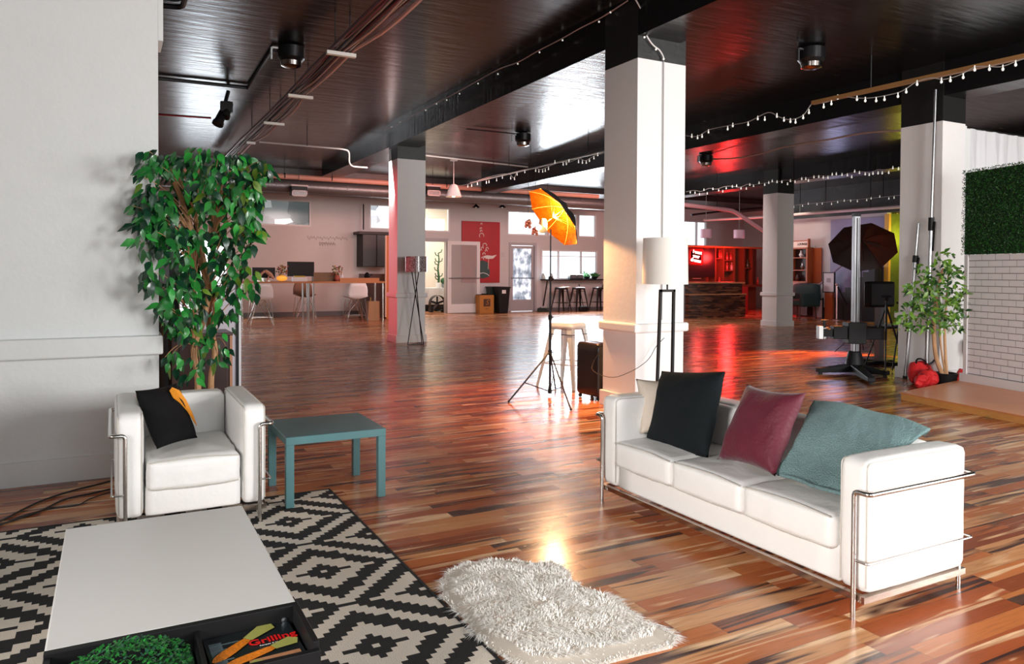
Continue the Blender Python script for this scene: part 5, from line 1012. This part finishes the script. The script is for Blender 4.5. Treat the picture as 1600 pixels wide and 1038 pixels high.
# cable tray
t = thing('cable_tray', 'bundle of dark red cables on hanging crossbars running across the left of the ceiling', 'cables', (2.35, 10, 4.0)); M_cab = [mat('cable_dkred', (.07, .006, .012), .4), mat('cable_black', (.012, .010, .011), .4), mat('cable_grey', (.25, .2, .2), .4), mat('cable_pink', (.45, .25, .22), .4), mat('cable_red', (.16, .01, .03), .35)]
bars = [((510, 80), (555, 87)), ((450, 148), (488, 153)), ((412, 191), (444, 194)), ((385, 222), (399, 223))]; M_unis = mat('crossbar', (.60, .60, .58), .4)
ys = []
for (a, b) in bars:
    p0, p1 = aZ(*a, 3.97), aZ(*b, 3.97); ys.append((p0+p1)/2); MB().box(p0.x, p0.y-.03, 3.94, p1.x, p0.y+.03, 3.98).build('crossbar', M_unis, t, world=True)
    MB().tube([(p0.x+.1, p0.y, 3.98), (p0.x+.1, p0.y, CEIL)], .008, 5).build('hanging_rod', M_blk, t, world=True)
    MB().tube([(p1.x-.06, p1.y, 3.98), (p1.x-.06, p1.y, CEIL)], .008, 5).build('hanging_rod', M_blk, t, world=True)
random.seed(17)
for k in range(13):
    x0_ = 2.22+.021*k; r_ = (.022, .016, .010, .014)[k % 4]; ph = random.uniform(0, 6); am = .012 if k < 11 else .05
    pts = [(x0_+am*math.sin(y*.9+ph), y, 4.0+r_+.01*random.random()+.02*(k % 3)-(.05*abs(math.sin((y-8.5)*1.35)) if k in (2, 6, 12) else 0)) for y in [3.5+.45*i for i in range(38)]]
    MB().tube(pts, r_, 6).build('cable', M_cab[(0, 1, 4, 1, 2, 0, 3, 4, 1, 2, 4, 0, 3)[k]], t, world=True, smooth=True)
# string lights
def string(name, lb, wire, bulbs, mode, v, r=.006, br=.02, wm=None, drop=.05, world=None):
    f_ = (lambda x, y: aX(x, y, v)) if mode == 'X' else (lambda x, y: aY(x, y, v))
    pw = [f_(x, y) for x, y in wire]; pw = [spl(pw, i/(len(pw)*6)) for i in range(len(pw)*6+1)]; t = thing(name, lb, 'string lights', pw[0])
    MB().tube(pw, r, 5).build('wire', wm or M_wirew, t, world=True, smooth=True)
    for i, (x, y) in enumerate(bulbs):
        p = f_(x, y); MB().ball((p.x, p.y, p.z-drop*.6), br, 8, 6, (1, 1, 1.4)).tube([(p.x, p.y, p.z+.02), (p.x, p.y, p.z-drop*.3)], br*.5, 6).build('bulb', M_bulb, t, world=True, smooth=True)
    return t
wa = [(1072, 212), (1090, 213), (1108, 203), (1140, 196), (1170, 190), (1200, 176), (1218, 183), (1235, 187), (1255, 180), (1271, 160), (1290, 160), (1310, 150), (1335, 153), (1360, 153), (1390, 148), (1410, 142), (1432, 128), (1455, 122), (1475, 124), (1500, 117), (1523, 105), (1545, 104), (1565, 104), (1590, 95), (1620, 85)]
ba = [(1081, 211), (1090, 213), (1097, 211), (1107, 204), (1137, 199), (1145, 194), (1169, 192), (1184, 183), (1195, 184), (1214, 179), (1225, 185), (1235, 187), (1243, 188), (1255, 181), (1264, 173), (1287, 164), (1299, 159), (1309, 150), (1339, 152), (1352, 154), (1369, 154), (1382, 152), (1403, 147), (1416, 140), (1433, 128), (1471, 124), (1485, 122), (1505, 117), (1523, 105), (1546, 104), (1567, 104), (1587, 97)]
string('string_lights', 'string of small round bulbs looped along the wooden rail at the right', wa, ba, 'X', 8.9, br=.015)
wb_ = [(700, 291), (712, 291), (735, 287), (750, 281), (775, 274), (795, 272), (803, 278), (810, 268), (835, 263), (845, 265), (855, 261), (880, 252), (885, 255), (905, 248), (915, 251), (930, 243), (943, 240)]
bb = [(731, 290), (737, 289), (746, 286), (760, 284), (764, 283), (776, 280), (785, 276), (798, 277), (804, 278), (808, 271), (820, 267), (837, 265), (842, 266), (848, 266), (852, 265), (857, 262), (867, 252), (880, 255), (885, 254), (889, 250), (904, 251), (910, 252), (916, 252), (921, 249), (928, 245), (934, 240)]
string('string_lights', 'string of small bulbs left of the near pillar, hung on thin rods', wb_, bb, 'X', 8.7, br=.014, drop=.06)
random.seed(8); wc = [(1072, 300)]+[(1072+i*12, 300-i*1.33+random.uniform(-2, 2)) for i in range(1, 28)]; bc = [(1078+i*7.2+random.uniform(-2, 2), 301-i*.85+random.uniform(-4, 4)) for i in range(46)]
S3 = string('string_lights', 'dense string of tiny bulbs along the far beam above the bar', wc, bc, 'X', 15.8, br=.018)
bd = [(1243+i*11+random.uniform(-3, 3), 322-i*1.1+random.uniform(-3, 3)) for i in range(15)]
S4 = string('string_lights', 'faint string of tiny bulbs high above the lounge cabinet', [(1240, 321), (1290, 316), (1340, 312), (1408, 305)], bd, 'X', 19.6, br=.015)
we = [(600, 204), (640, 184), (660, 172), (700, 152), (745, 127), (780, 108), (810, 97), (840, 80), (877, 61), (905, 45), (935, 30), (955, 18), (981, 1)]; be = [(612, 197), (625, 190), (665, 171), (682, 161), (698, 155), (718, 145), (747, 129), (778, 114), (809, 98), (843, 80), (879, 61), (936, 32), (954, 17)]
t = thing('beam_string_lights', 'pink-white cord with tiny bulbs along the near beam and down onto the near pillar', 'string lights', aX(800, 100, 4.90))
pe = [aX(x, y, 4.885) for x, y in we]; pe = [spl(pe, i/90) for i in range(91)]; MB().tube(pe, .007, 5).build('wire', mat('pink_cord', (.5, .34, .30), .5), t, world=True, smooth=True)
pf_ = [aY(x, y, 6.41) for x, y in ((990, -6), (997, 6), (1005, 22), (1006, 40), (1010, 55), (1020, 70), (1030, 78), (1036, 88), (1037, 94))]; pf_ = [spl(pf_, i/40) for i in range(41)]; MB().tube(pf_, .008, 6).build('wire', M_frame, t, world=True, smooth=True)
for f_, L_ in ((lambda x, y: aX(x, y, 4.885), be), (lambda x, y: aY(x, y, 6.40), [(1007, 28), (1007, 56), (1025, 75), (1037, 90)])):
    for x, y in L_: p = f_(x, y); MB().ball((p.x, p.y, p.z-.015), .012, 6, 5).build('bulb', M_bulb, t, world=True)
t = put(MB().tube([aY(1037, 96, 6.425), aY(1035, 372, 6.425), aY(1034, 500, 6.425)], .006, 6).build('wall_cable', mat('grey_cable', (.35, .35, .35), .5), org=aY(1035, 372, 6.425)), 'thin grey cable running down the white face of the near pillar', 'cable')
# wooden rail hung on rods
p0, p1 = aZ(1270, 161, 3.95), aZ(1600, 88, 3.95); d = (p1-p0).normalized(); p1 = p1+d*2.2; t = thing('hanging_rail', 'long brown wooden rail hung from the ceiling at the right', 'rail', p0)
MB().bar(p0, p1, .07, .05).build('rail', mat('rail_brown', (.30, .15, .05), .5), t, world=True)
for k in (.9, 3.0, 4.6): q_ = p0+d*k; MB().tube([q_, (q_.x, q_.y, CEIL-.005)], .008, 6).build('rod', M_blkmetal, t, world=True)
t = thing('light_rail', 'thin grey rail hung above the string of bulbs left of the near pillar', 'rail', aX(840, 262, 8.75)); MB().tube([aX(735, 286, 8.75), aX(960, 233, 8.75)], .018, 6).build('rail', M_wirew, t, world=True)
for x, y in ((771, 274), (795, 268), (829, 258), (919, 240)): p = aX(x, y, 8.75); MB().tube([p, (p.x, p.y, CEIL)], .007, 5).build('rod', M_blkmetal, t, world=True)
run('ceiling_cable', 'pale cable sagging under the ceiling between the ceiling speaker and the right pillar', 'cable', [spl([aX(x, y, 13.2) for x, y in ((1110, 249), (1150, 247), (1190, 240), (1225, 230), (1295, 218), (1350, 208), (1408, 204))], i/30) for i in range(31)], .018, mat('tan_cable', (.42, .28, .22), .5))
# ================================================================ BAR AND LOUNGE
M_bar = patchy('reclaimed_planks', [(0, (.030, .012, .008)), (.35, (.07, .028, .015)), (.5, (.11, .042, .02)), (.62, (.045, .02, .014)), (.75, (.15, .06, .03))], 3.2, 0, 0, (1, 1, 7))
t = thing('bar_counter', 'bar counter clad in dark reclaimed planks under the red lit shelves', 'bar', (18.1, 19.4, 0)); a, b = aY(1074, 441, 19.2).x, aY(1163, 441, 19.2).x
MB().box(a, 19.3, 0, b, 19.9, 1.14).build('front', M_bar, t, world=True); MB().box(a-.3, 19.2, 1.14, b+.05, 20.0, 1.19).build('top', mat('bar_top', (.35, .16, .07), .4), t, world=True)
MB().box(a, 19.12, .0, b-.02, 19.3, .76).build('step_front', M_bar, t, world=True); MB().box(a-.02, 19.08, .76, b, 19.3, .80).build('step_top', mat('bar_top', (.35, .16, .07), .4), t, world=True); MB().box(a-.25, 19.3, 0, a-.01, 19.9, 1.139).build('end_panel', mat('bar_grey', (.2, .22, .23), .5), t, world=True)
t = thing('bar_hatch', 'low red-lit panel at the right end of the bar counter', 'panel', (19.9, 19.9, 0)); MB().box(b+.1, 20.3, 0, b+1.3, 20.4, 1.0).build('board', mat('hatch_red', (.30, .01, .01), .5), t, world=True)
light('SPOT', 'bar_red_light', (20.3, 19.6, 3.6), (20.1, 19.0, 0), 330, (1, .02, .02), .1, angle=60, blend=.7)
light('POINT', 'bar_red_light', (20.6, 21.3, 2.1), (20, 20, 0), 120, (1, .03, .03), size=.15)
light('SPOT', 'red_wash', (16.6, 17.5, 3.2), (15.6, 15.6, CEIL), 90, (1, .02, .02), .1, angle=50, blend=.8)
YS = 22.0; a, b = aY(1066, 410, YS).x, aY(1192, 410, YS).x; zt_ = aY(1110, 387, YS).z
t = thing('back_bar', 'red lit wooden shelf unit behind the bar counter', 'shelf', ((a+b)/2, YS+.2, 0)); M_bw = mat('backbar_wood', (.12, .045, .02), .5, var=.2)
MB().box(a, YS+.35, 0, b, YS+.4, zt_).build('back', M_bw, t, world=True); MB().box(a, YS-.02, zt_, b, YS+.4, zt_+.06).build('top', M_orange, t, world=True); MB().box(a, YS, .95, b, YS+.34, 1.05).build('worktop', M_bw, t, world=True)
for px_ in (1118, 1131, 1148, 1163, 1176): x = aY(px_, 410, YS).x; MB().box(x-.03, YS, 1.05, x+.03, YS+.34, zt_).build('divider', M_bw, t, world=True)
for pa, pb, py_ in ((1119, 1130, 405), (1132, 1147, 408), (1164, 1175, 420), (1132, 1147, 424)): z = aY(pa, py_, YS).z; MB().box(aY(pa, 410, YS).x, YS+.02, z, aY(pb, 410, YS).x, YS+.34, z+.04).build('shelf_board', M_bw, t, world=True)
M_red = mat('red_neon', (1, .02, .02), .4, emit=(1, .015, .015), estr=3)
for pa, pb, z0_, z1_ in ((1119, 1121, 1.1, 2.35), (1175.5, 1178, 1.1, 2.45)): MB().box(aY(pa, 410, YS).x, YS+.3, z0_, aY(pb, 410, YS).x, YS+.34, z1_).build('light_strip', M_red, t, world=True)
MB().box(aY(1068, 400, YS).x, YS+.3, zt_-.1, aY(1118, 400, YS).x, YS+.34, zt_-.05).build('light_strip', M_red, t, world=True)
MB().box(aY(1068, 400, YS).x, YS+.3, 1.07, aY(1118, 400, YS).x, YS+.34, 1.11).build('light_strip', M_red, t, world=True)
sa, sb_ = aY(1068, 410, YS-.05), aY(1116, 410, YS-.05); z1_, z0_ = aY(1090, 389, YS-.05).z, aY(1090, 433, YS-.05).z
t = thing('wall_screen', 'large black screen behind the bar counter', 'screen', ((sa.x+sb_.x)/2, YS-.05, (z0_+z1_)/2)); MB().box(sa.x, YS-.10, z0_, sb_.x, YS-.05, z1_).build('panel', mat('screen_black', (.008, .008, .010), .3), t, world=True, bev=.01); lettering('- - - - - -', .12, mat('neon_dim', (1, .3, .3), .4, emit=(1, .25, .25), estr=.8), t, Matrix.Translation((-.15, -.055, -.58)) @ RX90)
nc = aY(1088, 401, YS-.16); t = thing('neon_sign', 'small glowing red neon sign in three lines on the black screen', 'sign', nc); M_neon = mat('neon_letters', (1, .3, .3), .4, emit=(1, .22, .20), estr=7)
for i, (s_, dx_) in enumerate((('I want', .05), ('your', 0), ('dreams', -.02))): lettering(s_, .17, M_neon, t, Matrix.Translation((dx_, 0, .16-.155*i)) @ RX90 @ Matrix.Rotation(R(-8), 4, 'Z'), .004, bold=.008, name='neon_line')
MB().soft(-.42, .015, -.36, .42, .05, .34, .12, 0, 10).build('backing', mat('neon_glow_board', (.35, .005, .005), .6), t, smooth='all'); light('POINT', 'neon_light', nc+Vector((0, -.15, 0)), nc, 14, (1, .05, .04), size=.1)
random.seed(14)
bot = [((1124, 403), 'red-lit bottle on the top left shelf'), ((1127, 403), 'pale bottle on the top left shelf'), ((1136, 407), 'bottle at the left of the second shelf bay'), ((1142, 407), 'bottle at the right of the second shelf bay'), ((1124, 432), 'dark round bottle low on the left of the shelves'), ((1136, 423), 'pale tall bottle in the second bay'), ((1143, 423), 'short bottle in the second bay'), ((1168, 420), 'pink bust-like bottle in the fourth bay'), ((1184, 430), 'dark bottle at the right end of the shelves')]
for (x, y), lb in bot:
    p = aY(x, y, YS+.12); zs = [z for z in (1.05, 1.05+.04)]; base = aY(x, y, YS+.12).z
    sh = {403: aY(1119, 405, YS).z+.04, 407: aY(1132, 408, YS).z+.04, 423: aY(1132, 424, YS).z+.04, 420: aY(1164, 420, YS).z+.04}.get(y, 1.05)
    t = thing('bottle', lb+' behind the bar', 'bottle', (p.x, YS+.12, sh)); k = random.uniform(.85, 1.2); MB().lathe([(.05*k, 0), (.055*k, .02), (.055*k, .17), (.02, .23), (.02, .31)], 10).build('glass', mat('bottle_%d' % (x % 3), ((.3, .25, .25), (.05, .09, .05), (.25, .04, .03))[x % 3], .2), t, smooth=True)
for px_, lb in ((1103, 'square pink-lit pendant lamp nearest the near pillar, above the bar'), (1155, 'square pink-lit pendant lamp left of the middle pillar, above the bar')):
    Yq = 20.0; p = aY(px_, 365 if px_ == 1103 else 366, Yq); t = thing('drum_pendant', lb, 'lamp', (p.x, Yq, p.z)); MB().lathe([(.19, -.15), (.19, .15)], 24, cap=False).lathe([(.184, -.15), (.184, .15)], 24, cap=False).build('shade', mat('pendant_pink', (.62, .40, .50), .6), t, smooth=True); MB().tube([(0, 0, 0), (0, 0, CEIL-p.z)], .006, 5).build('cord', M_wirew, t)
pd = [aY(1060, 319, 18.5), aY(1120, 326, 18.8), aY(1145, 329, 19), aY(1168, 344, 19.0), aY(1195, 362, 19.0)]
PD = run('pink_duct', 'pink-lit pipe dropping diagonally behind the middle pillar above the bar', 'pipe', bend(pd, .2), .07, mat('pipe_rose', (.60, .30, .32), .5), 10)
GD = run('grey_duct', 'long pale pipe under the ceiling in front of the lounge wall', 'pipe', [aX(1100, 344, 20.9), aX(1180, 340, 20.9), aX(1300, 331, 20.9), aX(1410, 323, 20.9)], .05, mat('pipe_pale', (.5, .38, .36), .5), 8)
run('grey_duct', 'thin dark pipe along the ceiling above the pink pendant lamps', 'pipe', [aY(1080, 336, 20.45), aY(1130, 330, 20.45), aY(1190, 325, 20.45)], .04, M_blkmetal, 6)
# lounge shelf cabinet on the right wall
def qx(px_, py_, X=21.1): return aX(px_, py_, X)
a, b, c = qx(1236, 400), qx(1262, 400), qx(1276, 400); zt_, zb_ = qx(1250, 387).z, qx(1250, 442).z
t = thing('display_cabinet', 'orange wooden display cabinet with an open door and dark shelves on the lounge wall', 'cabinet', (21.2, b.y, 0)); M_cab2 = mat('cabinet_orange', (.33, .07, .015), .5, var=.15)
MB().box(21.32, b.y, zb_, 21.38, a.y, zt_).build('back', mat('cab_dark', (.035, .012, .010), .5), t, world=True); MB().box(21.05, b.y-.03, zb_, 21.38, b.y+.03, zt_).box(21.05, a.y, zb_, 21.38, a.y+.05, zt_).box(21.05, b.y, zt_-.05, 21.38, a.y, zt_).box(21.05, b.y, zb_, 21.38, a.y, zb_+.05).build('body', M_cab2, t, world=True)
for z in (zb_+.42, zb_+.85): MB().box(21.07, b.y+.03, z, 21.32, a.y, z+.03).build('shelf_board', M_cab2, t, world=True)
MB().box(21.33, c.y, zb_, 21.37, b.y-.04, zt_-.02).build('door', M_cab2, t, world=True)
MB().box(21.1, b.y, .05, 21.38, a.y, zb_-.12).build('lower_body', M_darkwood, t, world=True)
t = thing('lounge_sign', 'pale sign board with dark lettering on top of the orange display cabinet', 'sign', (21.1, b.y+.4, zt_)); z2 = qx(1250, 376).z; MB().box(21.1, b.y, zt_+.001, 21.15, a.y, z2).build('board', mat('sign_cream', (.72, .55, .48), .5), t, world=True); MB().box(21.08, b.y-.04, zt_+.001, 21.18, b.y-.001, z2+.05).box(21.09, b.y, z2-.03, 21.099, a.y, z2).build('frame', M_cab2, t, world=True)
lettering('LOUNGE', .10, mat('sign_ink', (.04, .015, .01), .6), t, Matrix.Translation((-.004, -.17, (z2-zt_)/2-.01)) @ Matrix.Rotation(R(-90), 4, 'Z') @ RX90, bold=.004)
for px_, py_, lb, m_ in ((1252, 397, 'pale vase on the upper shelf', M_frame), (1254, 412, 'shining ornament on the middle shelf', M_steel), (1246, 441, 'dark pot on the lowest shelf', M_darkwood)):
    p = qx(px_, py_, 21.2); zsn = min((zb_+.88, zb_+.45, zb_+.05), key=lambda z: abs(z-p.z+.06)); t = thing('ornament', lb+' of the orange display cabinet', 'ornament', (21.2, p.y, zsn)); MB().lathe([(.04, 0), (.08, .08), (.03, .2), (.04, .24)], 12).build('body', m_, t, smooth=True)
p = qx(1258, 462, 20.6); t = thing('lounge_chair', 'dark green armchair in front of the orange display cabinet', 'armchair', (20.4, p.y+.1, 0)); M_dg = mat('dark_green_fabric', (.012, .035, .032), .8)
MB().soft(-.45, -.45, .42, .45, .45, .62, .06, .02, 8).build('seat', M_dg, t, smooth='all'); MB().soft(.25, -.5, .5, .5, .5, 1.15, .08, 0, 8).build('backrest', M_dg, t, smooth='all'); MB().soft(-.45, -.56, .4, .45, -.42, .85, .05, 0, 8).build('armrest', M_dg, t, smooth='all'); MB().soft(-.45, .42, .4, .45, .56, .85, .05, 0, 8).build('armrest', M_dg, t, smooth='all')
for x in (-.4, .4):
    for y in (-.4, .4): MB().tube([(x, y, 0), (x*.9, y*.9, .43)], .025).build('leg', M_darkwood, t)
p = aX(1280, 485, 20.8); t = thing('side_board', 'small pale framed board on the floor beside the dark green armchair', 'board', (20.8, p.y, 0)); MB().box(0, -.12, .05, .03, .12, .62).build('panel', mat('board_rose', (.32, .25, .25), .6), t); MB().box(-.01, -.15, .0, .035, -.12, .7).box(-.01, .12, 0, .035, .15, .7).box(-.01, -.12, .62, .035, .12, .66).build('frame', M_blk, t)
a, b = aX(1287, 430, 20.9), aX(1303, 430, 20.9); z1_, z0_ = aX(1295, 427, 20.9).z, aX(1295, 456, 20.9).z; t = thing('notice_stand', 'white notice with black frame on a wooden stand by the stairs', 'sign', (20.9, (a.y+b.y)/2, 0)); MB().box(20.9, b.y, z0_, 20.93, a.y, z1_).build('sheet', mat('notice_white', (.55, .50, .52), .6), t, world=True)
MB().box(20.89, b.y-.03, z0_-.03, 20.94, b.y, z1_+.03).box(20.89, a.y, z0_-.03, 20.94, a.y+.03, z1_+.03).box(20.89, b.y, z1_, 20.94, a.y, z1_+.03).box(20.89, b.y, z0_-.03, 20.94, a.y, z0_).build('frame', M_blk, t, world=True); MB().box(20.9, b.y+.05, 0, 20.98, a.y-.05, z0_-.03).build('stand', M_cab2, t, world=True)
mb = MB(); my = (a.y+b.y)/2; mb.box(20.894, my-.08, (z0_+z1_)/2, 20.899, my+.08, (z0_+z1_)/2+.14); mb.build('emblem', mat('notice_grey', (.3, .26, .28), .6), t, world=True)
p = aX(1307, 495, 20.6); t = thing('stanchion', 'metal barrier post with a dark rope at the foot of the stairs', 'barrier post', (20.6, p.y, 0)); MB().tube([(0, 0, .02), (0, 0, 1.12)], .03, 10).ball((0, 0, 1.15), .05).build('post', mat('rose_metal', (.6, .42, .42), .3, 1), t, smooth=True); MB().lathe([(.17, 0), (.17, .02), (.05, .04)], 20).build('base', mat('rose_metal', (.6, .42, .42), .3, 1), t); MB().tube([(0, -.03, 1.08), (.1, -.12, .8), (.25, -.2, .5)], .025).build('rope', M_blk, t)
# stairs
t = thing('staircase', 'dark staircase rising along the lavender wall behind the camera stand', 'stairs', (21.0, 17.2, 0)); mb = MB(); n = 9; y0_, y1_ = 17.25, 15.35
for k in range(n): ya_ = y0_+(y1_-y0_)*k/n; yb2 = y0_+(y1_-y0_)*(k+1)/n; mb.box(20.98, ya_, 0, 21.35, yb2, .2+.17*(k+1))
put(mb.build('steps', mat('stair_black', (.015, .012, .014), .6), t, world=True), kind='stuff'); MB().tube([(21.0, 17.4, 1.15), (21.0, 15.3, 2.7)], .03).tube([(21.0, 17.4, 0), (21.0, 17.4, 1.15)], .02).build('handrail', mat('rail_lilac', (.25, .2, .28), .5), t, world=True)
# yellow lit corner
Yg = 14.9; a = aX(1385, 400, 21.3); t = thing('yellow_post', 'tall glowing yellow post at the corner behind the black umbrella', 'post', (21.3, a.y, 0)); MB().box(-.04, -.1, 0, .06, .05, 3.36).build('post', mat('yellow_post', (.75, .38, .04), .5), t)
for px_, lb in ((1391, 'gold bottle-shaped wall lamp nearer the yellow post'), (1401, 'gold bottle-shaped wall lamp beside the right pillar')):
    p = aX(px_, 360, 22.2); t = thing('gold_lamp', lb, 'lamp', (22.2, p.y, p.z)); MB().lathe([(.06, -.5), (.07, .25), (.10, .28), (.10, .55), (.05, .58)], 12).build('body', mat('gold_body', (.8, .55, .08), .3, .6), t, smooth=True); MB().tube([(0, 0, 0), (.42, 0, 0)], .02).build('bracket', M_blk, t)
light('POINT', 'yellow_light', (21.9, 14.7, 2.6), (22.5, 14.7, 2), 45, (1, .85, .12), size=.2)
light('SPOT', 'lounge_light', (20.0, 18.3, 3.9), (21.3, 18.3, 2.9), 60, (1, .9, .75), .1, angle=80, blend=.8)
light('POINT', 'lavender_light', (20.2, 16.2, 2.6), (21, 16, 2), 12, (.6, .6, 1), size=.3)
# unseen area lights added to brighten the back wall
light('AREA', 'back_wall_fill', (6, 15.5, 4.30), (6, 24, 1.9), 280, (1, .80, .77), 2.5, 2.5)
light('AREA', 'back_wall_fill', (13.5, 15.5, 4.30), (13.5, 24, 1.9), 280, (1, .80, .77), 2.5, 2.5)
light('SPOT', 'desk_glow', (5.6, 22.6, 2.3), (5.6, 25, 1.9), 30, (1, .5, .28), .2, angle=110, blend=1)

# rods that carry the loose runs, each a part of what it holds
def rod(t, p, top=CEIL-.001): MB().tube([p, (p.x, p.y, top)], .010, 5).build('rod', M_blkmetal, t, world=True)
for px_, py_ in ((1120, 295), (1240, 284), (1360, 270)): rod(S3, aX(px_, py_, 15.8))
for px_, py_ in ((1290, 316), (1380, 308)): rod(S4, aX(px_, py_, 19.6))
rod(GD, aX(1250, 334, 20.9)); rod(GD, aX(1360, 326, 20.9)); rod(G1, aZ(480, 228, 4.1)); rod(PD, aY(1120, 326, 18.8))
